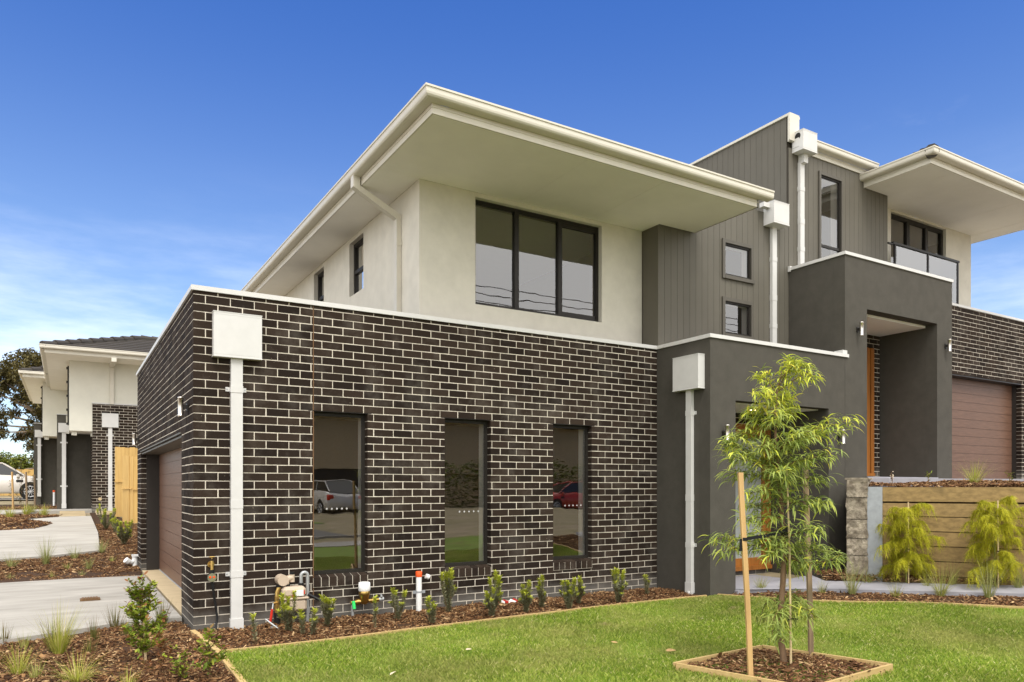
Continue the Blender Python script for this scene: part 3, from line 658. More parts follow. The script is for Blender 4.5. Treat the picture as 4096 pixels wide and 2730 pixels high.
# ================================================================ UNITS 3 AND 4 farther up the drive
def far_house(label, dx, Y, dz, brick=True):
    h = thing('townhouse', (dx,Y,dz), label, 'house')
    x = lambda v: v+dx; z = lambda v: v+dz
    m = MB()
    if brick:
        brick_wall(m, (x(.60),Y), U, NF, 0, 4.5, z(-.3), z(3.24), zoff=dz-.02); brick_wall(m, (x(.60),Y+.12), UL, NL, 0, 1.6, z(-.3), z(3.24), zoff=dz-.02)
        m.build('brick_wall', ['brick','mortar'], h)
        m = MB(); m.sweep([(x(.60),Y+1.7),(x(.60),Y),(x(5.1),Y)], [(-.12,z(3.243)),(.02,z(3.243)),(.02,z(3.28)),(-.12,z(3.28))]); m.build('wall_capping', 'white', h)
        downpipe(h, (z(-.05),z(2.56)), x(1.07), Y, .11, .06, NF, brackets=(z(2.3),z(.45)), rain=(-.22,.22,.10,z(2.54),z(2.955)))
        m = MB(); m.lathe((0,0,0), [(.05,0),(.05,.02)], 12); v = m.v; m.v = [(x(.80)+a, Y-c-.01, z(.36)+b) for a,b,c in v]; m.build('vent_cover', 'slab', h)
    y1 = Y+.02
    m = MB(); m.box(x(0),y1,z(2.41),x(5),y1+9,z(4.62)); m.box(x(.06),y1+.1,z(2.28),x(.2),y1+.3,z(2.41)); m.box(x(.56),y1-.02 if not brick else y1+.13,z(2.26),x(.64),y1+.34,z(2.40))
    m.build('upper_wall', 'cream_far', h)
    m = MB(); m.box(x(.02),y1+.02,z(2.40),x(4.9),y1+8,z(2.409)); m.build('soffit_panel', 'soffit', h)
    zs = z(4.50)
    m = MB(); m.prism([(x(-.58),Y-1.1),(x(5),Y-1.1),(x(5),y1-.002),(x(-.002),y1-.002),(x(-.002),Y+9),(x(-.58),Y+9)], zs, zs+.02); m.build('soffit', 'soffit', h)
    eaves(h, [(x(-.6),Y+9),(x(-.6),Y-1.12),(x(5.2),Y-1.12)], zs)
    m = MB(); m.box(x(1.06),y1-.07,z(3.25),x(1.17),y1-.005,z(4.42)); m.box(x(1.05),y1-1.22,z(4.38),x(1.18),y1-.005,z(4.50)); m.build('downpipe', 'gutter', h)
    hip_roof(h, x(-.6), x(7.8), Y-1.12, Y+4.25, zs+.17, 19, course=.30, segs=False, st=.04)
    # dark entry recess, pillar with rain head, window strip
    m = MB(); m.box(x(-.20),y1+1.4,z(-.3),x(.62),y1+1.6,z(2.40)); m.box(x(-.32),y1+1.1,z(-.3),x(-.08),y1+1.395,z(2.96)); m.build('porch_wall', 'grey', h)
    m = MB(); m.box(x(-.33),y1+1.08,z(2.962),x(-.005),y1+1.5,z(2.985)); m.build('porch_capping', 'white', h)
    downpipe(h, (z(.06),z(2.42)), x(-.135), y1+1.1, .11, .06, NF, brackets=(z(2.1),z(.75)), rain=(-.15,.13,.10,z(2.41),z(2.69)))
    wall_light(h, (x(-.20),y1+1.4), U, NF, .08, z(2.02), z(2.22))
    m = MB(); m.box(x(-.045),y1+.5,z(2.6),x(-.002),y1+.56,z(4.4))
    for q in range(5): m.box(x(-.075),y1+.46,z(2.62+q*.42),x(-.003),y1+.6,z(2.68+q*.42))
    m.build('privacy_screen', 'frame', h)
    return h
far_house('third townhouse up the drive with tiled hip roof, cream overhang and dark brick garage corner', -1.01, 17.52, .73)
far_house('farthest townhouse, mostly hidden behind the third one, behind the silver car', -1.86, 25.6, 1.02, brick=False)

# ================================================================ GROUND
def sheet(name, xs, ys, zf, material, kind='structure'):
    nx, ny = len(xs), len(ys); vs = [(x,y,zf(x,y)) for y in ys for x in xs]
    fs = [(j*nx+i, j*nx+i+1, (j+1)*nx+i+1, (j+1)*nx+i) for j in range(ny-1) for i in range(nx-1)]
    m = MB(); m.add(vs, fs, 0, True); return tag(m.build(name, material), kind=kind)
def lin(a, b, n): return [a+(b-a)*i/n for i in range(n+1)]
gxs = [-260,-120,-60,-30,-16,-9,-6,-4]+lin(-3,0,6)+[2,4,6.5,7,8,9,10,11,12,16,25,60,120,260]
gys = [-260,-120,-70,-50,-40]+lin(-34,-10,12)+[-8,-6,-4,-3,-2,-1.2,-.5,0,1,2,3,4.5,5.6]+lin(6.6,17.5,8)+[20,25,32,40,55,77.5,120,260]
sheet('ground', gxs, gys, lambda x,y: gz(x,y)-.06, 'earth')
def poly_sheet(name, poly, off, material, kind='structure', th=0., zf=None):
    zf = zf or gz; m = MB(); n = len(poly)
    m.add([(x,y,zf(x,y)+off) for x,y in poly], [tuple(range(n))])
    if th: m.add([(x,y,zf(x,y)+off) for x,y in poly]+[(x,y,zf(x,y)+off-th) for x,y in poly], [(i,n+i,n+(i+1)%n,(i+1)%n) for i in range(n)])
    return tag(m.build(name, material), kind=kind)
# lawn
E1 = [(-.01,-.02),(.012,-.34),(.045,-1.18),(.03,-1.89),(.02,-2.4),(.0,-4.0),(-.3,-7.0)]         # edging beside the left bed
E2 = [(.045,-1.2),(.52,-1.225),(1.22,-1.205),(1.76,-1.15),(2.97,-1.075),(4.4,-1.01),(5.6,-1.01),(6.15,-1.035)]
E3 = [(6.36,-1.04),(6.5,-1.30),(6.66,-1.66),(6.85,-2.12),(7.12,-2.55),(7.45,-2.95),(7.72,-3.38),(8.01,-3.99),(8.5,-5.4),(8.9,-7.2)]
def gl(x, y): return gz(x,y)+.012+.012*math.sin(x*1.7+y)*math.sin(y*1.3)
lawn_poly = [(.06,-1.22)]+E2[1:]+[(6.3,-1.0)]+E3+[(9.2,-9.6),(-.6,-9.6),(-.3,-7.0),(.0,-4.0),(.03,-1.9)]
def inside(x, y, poly):
    c = False; n = len(poly); j = n-1
    for i in range(n):
        xi, yi = poly[i]; xj, yj = poly[j]
        if (yi > y) != (yj > y) and x < (xj-xi)*(y-yi)/(yj-yi)+xi: c = not c
        j = i
    return c
def inside_np(X, Y, poly):
    c = np.zeros(len(X), bool); n = len(poly); j = n-1
    for i in range(n):
        xi, yi = poly[i]; xj, yj = poly[j]
        if yi != yj: c ^= ((yi > Y) != (yj > Y)) & (X < (xj-xi)*(Y-yi)/(yj-yi)+xi)
        j = i
    return c
def gz_np(X, Y): return np.where(Y > 5.6, np.where(Y < 17.5, -.02+(Y-5.6)*.063, .73+(Y-17.5)*.0095), np.where((X > 6.5) & (Y < 3), -.02+(np.minimum(X,12)-6.5)*.065, -.02))
def draped(name, poly, off, material, cuts):
    import bmesh
    bm = bmesh.new(); bm.faces.new([bm.verts.new((x,y,0)) for x,y in poly]); bmesh.ops.triangulate(bm, faces=bm.faces[:])
    for a in cuts: bmesh.ops.bisect_plane(bm, geom=bm.verts[:]+bm.edges[:]+bm.faces[:], plane_co=(a,0,0), plane_no=(1,0,0))
    for v in bm.verts: v.co.z = gz(v.co.x, v.co.y)+off
    me = bpy.data.meshes.new(name); bm.to_mesh(me); bm.free(); me.materials.append(M[material]); o = bpy.data.objects.new(name, me); COL.objects.link(o); return tag(o, kind='structure')
draped('lawn', lawn_poly, .008, 'lawn', (6.5,))
RING = [(3.03,-3.70),(4.16,-3.62),(4.47,-4.62),(3.34,-4.72)]
TREE = (3.735,-4.191)
def np_mesh(name, V, F, mats, mi=None, kind='stuff', smooth=False):     # V (n,3), F (m,k) same-size faces
    me = bpy.data.meshes.new(name); n, k = F.shape
    me.vertices.add(len(V)); me.vertices.foreach_set('co', V.astype(np.float32).ravel())
    me.loops.add(n*k); me.loops.foreach_set('vertex_index', F.astype(np.int32).ravel())
    me.polygons.add(n); me.polygons.foreach_set('loop_start', np.arange(0, n*k, k, dtype=np.int32)); me.polygons.foreach_set('loop_total', np.full(n, k, np.int32))
    if mi is not None: me.polygons.foreach_set('material_index', mi.astype(np.int32))
    for mm in mats: me.materials.append(mm)
    me.update(calc_edges=True); me.validate()
    o = bpy.data.objects.new(name, me); COL.objects.link(o); return tag(o, kind=kind)
def turf_mat():
    m, t, b, o = nt('turf_blade')
    g = N(t, 'ShaderNodeNewGeometry'); cr = N(t, 'ShaderNodeValToRGB'); t.links.new(g.outputs['Random Per Island'], cr.inputs[0])
    e = cr.color_ramp.elements
    for _ in range(3): e.new(.5)
    for i, (p, c) in enumerate(((0,(.14,.23,.024)),(.35,(.24,.35,.035)),(.7,(.36,.45,.06)),(.9,(.52,.54,.13)),(1,(.70,.64,.32)))): e[i].position = p; e[i].color = (*c,1)
    f = maprange(t, noise(t, .9, 5, .65).outputs[0], .46, .64, 0, .62); c = mixc(t, f.outputs[0], cr.outputs[0], (.47,.44,.15))
    f2 = maprange(t, noise(t, .6, 3, .5).outputs[0], .3, .7, .75, 1.2); c = mulval(t, c, f2.outputs[0])
    f3 = maprange(t, noise(t, 1.5, 3, .5, stretch=(1,1.3,1)).outputs[0], .69, .74, 0, .8); c = mixc(t, f3.outputs[0], c, (.46,.37,.19))
    t.links.new(c, b.inputs['Base Color']); b.inputs['Roughness'].default_value = .6; b.inputs['Specular IOR Level'].default_value = .3
    tr = N(t, 'ShaderNodeBsdfTranslucent'); t.links.new(c, tr.inputs[0]); mx = N(t, 'ShaderNodeMixShader'); mx.inputs[0].default_value = .35
    t.links.new(b.outputs[0], mx.inputs[1]); t.links.new(tr.outputs[0], mx.inputs[2]); t.links.new(mx.outputs[0], o.inputs[0]); return m
def grass_field(n):
    X = RS.uniform(-.05, 9.2, n); Y = RS.uniform(-6.6, -.95, n)
    ok = inside_np(X, Y, lawn_poly) & ~inside_np(X, Y, RING); X = X[ok]; Y = Y[ok]
    # thin out near the bare dry patches
    Z = gz_np(X, Y)+.008; k = len(X)
    h = RS.uniform(.016, .042, k)*(1+.35*np.sin(X*2.1+1)*np.sin(Y*2.7)); w = RS.uniform(.0016, .0032, k); a = RS.uniform(0, 2*PI, k); l = RS.uniform(.1, .8, k)*h; b = RS.uniform(0, 2*PI, k)
    dx = np.cos(a)*w; dy = np.sin(a)*w; lx = np.cos(b)*l; ly = np.sin(b)*l
    V = np.empty((k, 4, 3)); V[:,0] = np.stack([X-dx, Y-dy, Z], 1); V[:,1] = np.stack([X+dx, Y+dy, Z], 1)
    V[:,2] = np.stack([X+dx*.5+lx*.55, Y+dy*.5+ly*.55, Z+h*.72], 1); V[:,3] = np.stack([X+lx*1.2, Y+ly*1.2, Z+h], 1)
    F = np.arange(k*4).reshape(k, 4); return np_mesh('grass', V.reshape(-1,3), F, [turf_mat()])
grass_field(430000)

# mulch beds
def chips(polys):
    Vs = []; tot = 0
    for poly, dens, zf, big in polys:
        P = np.array(poly); x0, y0 = P.min(0); x1, y1 = P.max(0); n = int((x1-x0)*(y1-y0)*dens)
        X = RS.uniform(x0, x1, n); Y = RS.uniform(y0, y1, n); ok = inside_np(X, Y, poly); X = X[ok]; Y = Y[ok]; k = len(X)
        L = RS.lognormal(-3.55, .45, k)*big; W = L*RS.uniform(.16, .5, k); T = RS.uniform(.0025, .007, k)*big
        Z = zf(X, Y)+RS.uniform(.0, .022, k)
        a = RS.uniform(0, 2*PI, k); p = RS.normal(0, .28, k); q = RS.normal(0, .35, k)
        ca, sa, cp, sp, cq, sq = np.cos(a), np.sin(a), np.cos(p), np.sin(p), np.cos(q), np.sin(q)
        ux = np.stack([ca*cp, sa*cp, sp], 1); vx = np.stack([-sa*cq+ca*sp*sq*-1, ca*cq-sa*sp*sq, cp*sq], 1); wx = np.cross(ux, vx)
        c = np.stack([X, Y, Z], 1); V = np.empty((k, 8, 3)); i = 0
        tp = RS.uniform(.35, 1., (k,1)); tp2 = RS.uniform(.35, 1., (k,1))
        for sz in (-.5,.5):
            for sx, sy in ((-.5,-.5),(.5,-.5),(.5,.5),(-.5,.5)):
                tt = tp if sx > 0 else tp2
                V[:,i] = c+ux*(L*sx)[:,None]+vx*(W*sy)[:,None]*tt+wx*(T*sz)[:,None]+RS.normal(0, .0012, (k,3)); i += 1
        Vs.append(V.reshape(-1,3)); tot += k
    V = np.concatenate(Vs); base = np.array([(4,5,6,7),(0,1,5,4),(1,2,6,5),(2,3,7,6),(3,0,4,7)])
    F = (np.arange(tot)[:,None,None]*8+base[None]).reshape(-1,4)
    return np_mesh('bark_mulch', V, F, [M['chip']])
def bump_np(X, Y): return gz_np(X, Y)+.012*np.sin(X*5.3+Y*3.1)*np.sin(Y*4.7-X*2.2)+.008*np.sin(X*13+1)*np.sin(Y*11)
WA = (8.53,-1.78); WD = (.473,-.881); WN = (-.881,-.473)
wp = lambda s, d=0.: (WA[0]+WD[0]*s+WN[0]*d, WA[1]+WD[1]*s+WN[1]*d)
bed_left = [(-6,.0),(-2.5,.12),(-1.6,.25),(-1.2,.42),(-.9,.55),(-.70,.66),(-.05,.68),(-.0,.0)]+[(x-.03,y) for x,y in E1]+[(-6,-7)]
bed_wall = [(.0,-.0),(6.22,-.0),(6.22,-1.0)]+[(x,y+.02) for x,y in E2[::-1]]+[(.03,-.3)]
bed_mid = [(-6,5.1),(-.06,5.18),(-.0,6.0),(.0,6.75),(.4,6.9),(.45,13.6),(.0,16.9),(-.5,16.9),(-.48,15.4),(-.45,11.5),(-.5,8.55),(-1.35,8.05),(-2.1,7.84),(-6,7.0)]
bed_mound = [(-6,12.4),(-2.4,12.4),(-1.72,12.6),(-1.5,13.2),(-1.38,13.7),(-1.55,14.2),(-1.95,14.8),(-1.9,15.6),(-1.2,15.7),(-1.2,16.0),(-1.6,16.5),(-2.6,16.6),(-6,16.6)]
bed_far = [(-6,18.6),(-.9,18.9),(-.9,25),(-6,25)]
bed_path = [(6.37,-1.05)]+[(x+.015,y+.02) for x,y in E3]+[(10.0,-7.2),(9.6,-5.4),(8.71,-3.70),(7.93,-2.47),(7.54,-1.84),(6.77,-1.02)]
bed_ret = [(8.04,-1.44),(8.40,-2.04),(9.22,-3.43),(10.1,-5.0),wp(4.6),wp(0),(8.50,-1.5),(8.9,-1.06),(8.3,-1.06)]
tn = lambda X, Y: gz_np(X, Y)+.03+.05*np.exp(-((X-TREE[0]-.05)**2+(Y-TREE[1])**2)/.18)+.008*np.sin(X*17)*np.sin(Y*19)
mound = lambda X, Y: gz_np(X, Y)+.02+.16*np.exp(-((X+2.1)**2/.35+(Y-13.4)**2/.5))
ret_z = lambda X, Y: bump_np(X, Y)+np.clip(((X-WA[0])*WN[0]+(Y-WA[1])*WN[1])*-.16+.10, 0, .1)
wallz = lambda X, Y: bump_np(X, Y)+.02*np.exp(-((Y+.35)/.3)**2)
top_poly = [wp(.05,-.12),wp(4.6,-.12),(13.5,-4.5),(13.5,-2.4),(11.0,-1.75),(9.9,-1.42),(9.33,-1.04),(9.25,-1.045),(8.60,-1.50)]
top_z = lambda X, Y: 1.475+.05*np.sin(X*2.3+Y)*np.sin(Y*1.9)+.012*np.sin(X*9)*np.sin(Y*8)+np.clip((Y+1.7)*.12, 0, .1)
def bed(poly, zf, off=-.012):        # dark soil under the chips
    P = np.array(poly); m = MB(); st = .12; xs = np.arange(P[:,0].min(), P[:,0].max()+st, st)
    n = len(poly); ar = np.array(poly)
    zz = zf(ar[:,0], ar[:,1])+off
    m.add([(x,y,z) for (x,y),z in zip(poly, zz)], [tuple(range(n))]); return m
sb = MB()
for poly, zf in ((bed_left,bump_np),(bed_wall,wallz),(bed_mid,bump_np),(bed_mound,mound),(bed_far,bump_np),(bed_path,bump_np),(bed_ret,bump_np),(RING,lambda X,Y: gz_np(X,Y)+.03)):
    b_ = bed(poly, lambda X, Y: gz_np(X, Y), .002); sb.add(b_.v, b_.f)
tag(sb.build('garden_soil', 'soil'), kind='structure')
near = lambda poly, y0: [p for p in poly]
chips([([(-2.6,.05),(-1.6,.25),(-1.2,.42),(-.9,.55),(-.70,.66),(-.05,.68),(-.0,.0)]+[(x-.03,y) for x,y in E1[:-1]]+[(-1.9,-4)], 2300, bump_np, 1.0),
       (bed_wall, 2300, wallz, 1.0), (RING, 2600, tn, 1.05),
       ([(-2.6,5.15),(-.06,5.2),(-.0,6.0),(.0,6.75),(.4,6.9),(.45,13.6),(-.45,13.6),(-.45,11.5),(-.5,8.55),(-1.35,8.05),(-2.1,7.84),(-2.6,7.75)], 1300, bump_np, 1.15),
       ([(-3.4,12.4)]+bed_mound[1:-2]+[(-3.4,16.6)], 500, mound, 1.7), ([(-3.8,18.7),(-.9,18.9),(-.9,22),(-3.8,22)], 260, bump_np, 2.),
       (bed_path, 1900, bump_np, 1.1), (bed_ret, 1700, ret_z, 1.1), (top_poly, 1500, top_z, 1.2)])
# drives, paths, street
poly_sheet('driveway', [(-14,-.1),(-2.5,.12),(-1.6,.25),(-1.2,.42),(-.9,.55),(-.70,.66),(-.02,.69),(-.02,5.16),(-1,5.26),(-2,5.22),(-14,4.7)], .05, 'concrete', th=.14)
poly_sheet('driveway', [(-14,7.0),(-2.1,7.84),(-1.35,8.05),(-.53,8.5),(-.46,11.5),(-.5,15.48),(-1.22,15.42),(-1.92,14.9),(-1.5,14.15),(-1.38,13.7),(-1.5,13.2),(-1.74,12.66),(-2.4,12.44),(-14,12.3)], .05, 'concrete', th=.12)
poly_sheet('driveway', [(-14,16.4),(-2.6,16.62),(-1.99,17.42),(-.42,17.6),(-.38,18.88),(-2.6,18.66),(-14,18.4)], .03, 'concrete', th=.1)
m = MB()
for i, y in enumerate((15.62,16.05,16.5,16.95)): m.box(-1.25,y,gz(0,y)-.02,-.62 if i != 3 else -.62,y+.30,gz(0,y+.3)+.035)
for y in (16.3,16.95): m.box(-.35,y,gz(0,y)-.02,.6,y+.28,gz(0,y+.28)+.03)
tag(m.build('stepping_pavers', 'slab'), kind='structure')
poly_sheet('garden_path', [(6.72,-1.0),(6.77,-1.0),(7.54,-1.82),(7.93,-2.45),(8.71,-3.68),(9.6,-5.4),(10.2,-7.2),(11.0,-7.2),(10.1,-5.0),(9.22,-3.45),(8.40,-2.06),(8.04,-1.46),(8.35,-1.0)], .05, 'paver', th=.08)
m = MB(); n_ = len(top_poly); m.add([(x,y,1.452) for x,y in top_poly]+[(x,y,-.1) for x,y in top_poly], [tuple(range(n_))]+[(i,(i+1)%n_,n_+(i+1)%n_,n_+i) for i in range(n_)])
m.prism([(13.5,-4.5),(30,-4.5),(30,.5),(13.5,.5)], .5, 1.5)
tag(m.build('terrace_ground', 'soil'), kind='structure')
m = MB(); m.prism([(9.35,-1.05),(9.66,-1.40),(10.5,-1.62),(12.1,-1.95),(13.5,-2.5),(30,-2.5),(30,.3),(12.14,.3),(12.14,-1.05)], 1.3, 1.585); tag(m.build('upper_path', 'paver'), kind='structure')
poly_sheet('footpath', [(-40,-10.9),(-40,-9.6),(40,-9.6),(40,-10.9)], .02, 'concrete', zf=lambda x,y: -.02)
for a, b in ((-13.6,-13.45),(-20.65,-20.5)):
    m = MB(); m.box(-80,a,-.2,80,b,-.01); tag(m.build('kerb', 'concrete'), kind='structure')
poly_sheet('road', [(-120,-20.5),(120,-20.5),(120,-13.6),(-120,-13.6)], 0, 'asphalt', zf=lambda x,y: -.072)
poly_sheet('verge', [(-80,-26),(80,-26),(80,-20.65),(-80,-20.65)], 0, 'lawn', zf=lambda x,y: .0)
poly_sheet('driveway', [(-9,-33),(-3,-33),(-3,-20.65),(-9,-20.65)], .03, 'concrete', zf=lambda x,y: .0)

# ================================================================ GARDEN BUILDINGS: edging, retaining wall, fences
def edge_strip(name, pts, label, w=.026, h=.11, up=.042):
    m = MB(); zf = gz
    P = [Vector(p) for p in pts]; vs = []
    for i, p in enumerate(P):
        d = (P[min(i+1,len(P)-1)]-P[max(i-1,0)]).normalized(); nn = Vector((-d.y,d.x)); z = zf(p.x,p.y)+up
        for s_, zz in ((-w/2,z-h),(w/2,z-h),(w/2,z),(-w/2,z)): vs.append((p.x+nn.x*s_, p.y+nn.y*s_, zz))
    fs = [(i*4+j, i*4+(j+1)%4, i*4+4+(j+1)%4, i*4+4+j) for i in range(len(P)-1) for j in range(4)]
    m.add(vs, fs+[(0,1,2,3),tuple(range(len(vs)-4,len(vs)))[::-1]])
    return tag(m.build(name, 'edging'), label, 'garden edging', 'pine edging round the lawn')
edge_strip('garden_edging', E1, 'pine edging running from the brick corner along the left mulch bed', .05, .12, .03)
edge_strip('garden_edging', E2, 'long pine edging between the lawn and the shrub bed under the brick windows')
edge_strip('garden_edging', E3, 'curved pine edging between the lawn and the mulch strip beside the paved path')
def oriented(mb, a, b, w, z0, z1, mi=0):     # plank standing along a-b
    a = Vector(a); b = Vector(b); d = (b-a).normalized(); nn = Vector((-d.y,d.x))*w/2
    mb.prism([tuple(a-nn),tuple(b-nn),tuple(b+nn),tuple(a+nn)], z0, z1, mi)
tb = thing('planter_frame', (3.75,-4.16,0), 'square pine frame set in the lawn around the staked young tree', 'garden edging')
for i in range(4):
    a, b = Vector(RING[i]), Vector(RING[(i+1)%4]); d = (b-a).normalized()
    m = MB(); oriented(m, a-d*.0, b-d*.022, .022, -.08, .055); m.build('board', 'edging', tb)
rw = thing('retaining_wall', (*wp(2.2),0.1), 'stacked pine sleeper retaining wall with steel post and rough concrete end', 'retaining wall')
zt = 1.447
for k in range(8):
    m = MB(); g = .016 if k == 1 else .004
    mb2 = m; o = WA; u = WD; n = WN
    m.obox(o,u,n,.17,4.6,-.10,-.02+random.uniform(-.005,.005),zt-.2*(k+1)+.004,zt-.2*k-g-.003 if k else zt)
    s_ = m.build('sleeper', 'sleeper', rw)
m = MB(); m.obox(WA,WD,WN,.0,.19,-.012,.0,-.1,1.452); m.obox(WA,WD,WN,.085,.105,-.12,-.012,-.1,1.452); m.obox(WA,WD,WN,.0,.19,-.13,-.12,-.1,1.452); m.build('steel_post', 'galv', rw)
m = MB()   # rough poured concrete end, in lifts
c0, c1 = Vector((8.44,-1.52)), Vector((8.525,-1.79)); zz = -.1; rr = random.Random(3)
for hh in (.28,.3,.24,.27,.31,.26):
    k = rr.uniform(-.012,.012); n_ = 7; vs = []
    front = [c0.lerp(c1, i/n_) for i in range(n_+1)]
    for z in lin(zz+.008, zz+hh-.006, 5):
        for p in front: vs.append((p.x+k+rr.uniform(-.012,.012), p.y+k+rr.uniform(-.012,.012), z))
    m.add(vs, [(j*(n_+1)+i, j*(n_+1)+i+1, (j+1)*(n_+1)+i+1, (j+1)*(n_+1)+i) for j in range(5) for i in range(n_)], 0, False)
    m.prism([(c0.x+.03,c0.y+.02),(c1.x+.03,c1.y+.02),(8.85,-1.62),(8.80,-1.30)], zz, zz+hh); zz += hh
m.prism([(8.43,-1.50),(8.53,-1.80),(8.88,-1.64),(8.82,-1.30)], zz-.004, zz+.022)
m.build('concrete_end', 'rough_conc', rw)
def paling_fence(label, pts, z0f, h, step=.10, rails=True):
    f = thing('paling_fence', (pts[0][0],pts[0][1],z0f), label, 'fence'); m = MB()
    for (ax,ay,az),(bx,by,bz) in zip(pts[:-1], pts[1:]):
        L = math.hypot(bx-ax, by-ay); n = max(1, int(L/step)); ux, uy = (bx-ax)/L, (by-ay)/L
        for i in range(n):
            s = L*i/n; z = az+(bz-az)*i/n; nn = .010 if i % 2 else -.006
            m.obox((ax,ay),(ux,uy),(uy,-ux),s+.002,s+L/n*1.12-.002,nn,nn+.014,z,z+h+(.02 if i % 2 else 0))
    p = m.build('paling', 'paling', f); m = MB()
    for (ax,ay,az),(bx,by,bz) in zip(pts[:-1], pts[1:]):
        L = math.hypot(bx-ax, by-ay); ux, uy = (bx-ax)/L, (by-ay)/L
        m.obox((ax,ay),(ux,uy),(uy,-ux),0,L,-.05,-.012,az+h-.35,az+h-.25); m.obox((ax,ay),(ux,uy),(uy,-ux),0,.10,-.11,-.012,az,az+h+.01); m.obox((ax,ay),(ux,uy),(uy,-ux),0,L,.026,.05,az+h*.5,az+h*.5+.02)
    m.build('rail', 'paling', f); return f
paling_fence('fresh pine paling fence end standing beside the third townhouse downpipe, behind the brick garage', [(.20,14.15,.52),(.42,13.75,.5),(1.6,13.6,.5)], .5, 1.76, .12)
paling_fence('second pine paling fence panel standing just behind the nearer panel, taller at its left', [(.08,15.35,.62),(.30,15.25,.6),(1.9,15.1,.6)], .6, 1.95, .13)
paling_fence('distant pine paling fence along the back boundary behind the silver car', [(-30,44,.95),(-5,44.3,.95),(6,44.5,.95)], .95, 1.55, .2)

# ================================================================ SERVICES ON THE BRICK WALL
gm = thing('gas_meter', (.95,-.12,0), 'beige gas meter with curved grey pipe and red lever valve on the brick wall', 'gas meter')
m = MB(); m.bev(.83,-.25,.14,1.085,-.05,.27,.025); m.bev(.815,-.262,.268,1.10,-.045,.288,.006); m.bev(.835,-.245,.288,1.08,-.055,.40,.03); m.build('meter_body', 'beige', gm)
m = MB(); m.bev(.94,-.256,.30,1.045,-.244,.365,.004); m.build('meter_dial', 'label', gm)
m = MB(); m.box(.93,-.2565,.295,.945,-.25,.36); m.build('red_seal', 'red', gm)
m = MB(); m.box(1.046,-.2565,.32,1.056,-.247,.36); m.build('red_seal', 'red', gm)
m = MB(); m.tube([(.845,-.12,.46),(.96,-.12,.485)], .035, 14); m.tube([(.85,-.19,.468),(.85,-.05,.468)], .058, 18); m.tube([(.955,-.12,.44),(.955,-.12,.52)], .03, 14); m.tube([(.90,-.12,.40),(.90,-.12,.47)], .028, 12); m.build('regulator', 'beige', gm)
m = MB(); m.tube([(.955,-.12,.52),(.955,-.12,.545)], .026, 12); m.tube([(.905,-.13,.395),(.905,-.13,.42)], .03, 12); m.tube([(.82,-.13,.395),(.82,-.13,.425)], .03, 12); m.tube([(1.05,-.13,.395),(1.05,-.13,.425)], .03, 12); m.tube([(.80,-.13,.13),(.80,-.13,-.08)], .034, 14); m.build('black_fitting', 'black', gm)
m = MB(); m.tube([(.80,-.13,-.03),(.80,-.13,0.0)], .036, 14); m.build('yellow_band', 'yellow', gm)
m = MB(); m.tube([(.82,-.13,.395),(.80,-.13,.34),(.80,-.13,.13)], .024, 12); m.tube([(.80,-.13,.30),(.80,-.13,.25)], .032, 6); m.tube([(.80,-.13,.21),(.80,-.13,.15)], .034, 6); m.tube([(.80,-.16,.235),(.75,-.17,.235)], .012, 8); m.build('brass_valve', 'brass', gm)
m = MB(); m.tube([(.75,-.17,.235),(.735,-.19,.17)], .008, 8); m.build('valve_lever', 'pipe_grey', gm)
m = MB(); m.tube([(.735,-.19,.18),(.715,-.195,.05)], .013, 8); m.build('lever_grip', 'red', gm)
m = MB(); m.tube([(1.05,-.13,.42)]+[(1.085-.035*math.cos(a),-.13,.50+.035*math.sin(a)) for a in lin(0,PI,8)]+[(1.12,-.13,.40),(1.12,-.13,.05),(1.12,-.13,-.06)], .019, 12); m.tube([(1.12,-.13,.10),(1.12,-.13,.16)], .027, 8); m.build('gas_pipe', 'pipe_grey', gm)
m = MB(); m.tube([(1.12,-.16,.30),(1.26,-.24,.22)], .016, 8); m.build('meter_lock', 'black', gm)
tc = thing('trowel', (.70,-.35,0), 'small grey hand tool leaning on the wall beside the gas meter', 'hand tool')
m = MB(); m.tube([(.655,-.25,.09),(.70,-.30,.05),(.77,-.36,-.01)], .009, 8); m.build('tool_handle', 'pipe_grey', tc)
m = MB(); m.box(.69,-.31,-.01,.76,-.295,.025); m.build('tool_blade', 'galv', tc)
wm = thing('water_meter', (1.76,-.1,0), 'brass water meter with white cap and green tag on the wall', 'water meter')
m = MB(); m.lathe((1.76,-.12,.14), [(.03,0),(.04,.02),(.05,.03),(.05,.08),(.062,.10),(.064,.135),(.058,.15)], 18); m.tube([(1.60,-.12,.165),(1.95,-.12,.175)], .022, 10); m.tube([(1.66,-.12,.167),(1.70,-.12,.168)], .036, 6); m.tube([(1.84,-.12,.17),(1.88,-.12,.171)], .034, 6); m.build('meter_body', 'brass', wm)
m = MB(); m.lathe((1.76,-.12,.285), [(.06,0),(.068,.015),(.064,.095),(.05,.1)], 18); m.build('meter_cap', 'pvc', wm)
m = MB(); m.tube([(1.62,-.12,.165),(1.62,-.12,.08),(1.635,-.12,-.08)], .016, 10); m.tube([(1.93,-.12,.175),(1.985,-.12,.18)], .026, 8); m.tube([(1.955,-.15,.20),(1.965,-.10,.23)], .012, 6); m.build('water_pipe', 'pipe_grey', wm)
m = MB(); m.tube([(1.625,-.145,.185),(1.632,-.15,.10)], .019, 8); m.build('green_tag', 'green_tag', wm)
ip = thing('inspection_pipe', (2.446,-.06,0), 'white plastic drain riser with orange-red cap clamped to the brick wall', 'drain pipe')
m = MB(); m.tube([(2.446,-.07,-.1),(2.446,-.07,.40)], .034, 16); m.build('pipe', 'pvc', ip)
m = MB(); m.lathe((2.446,-.07,.395), [(.037,0),(.039,.01),(.038,.06),(.03,.066)], 16); m.build('pipe_cap', 'orange', ip)
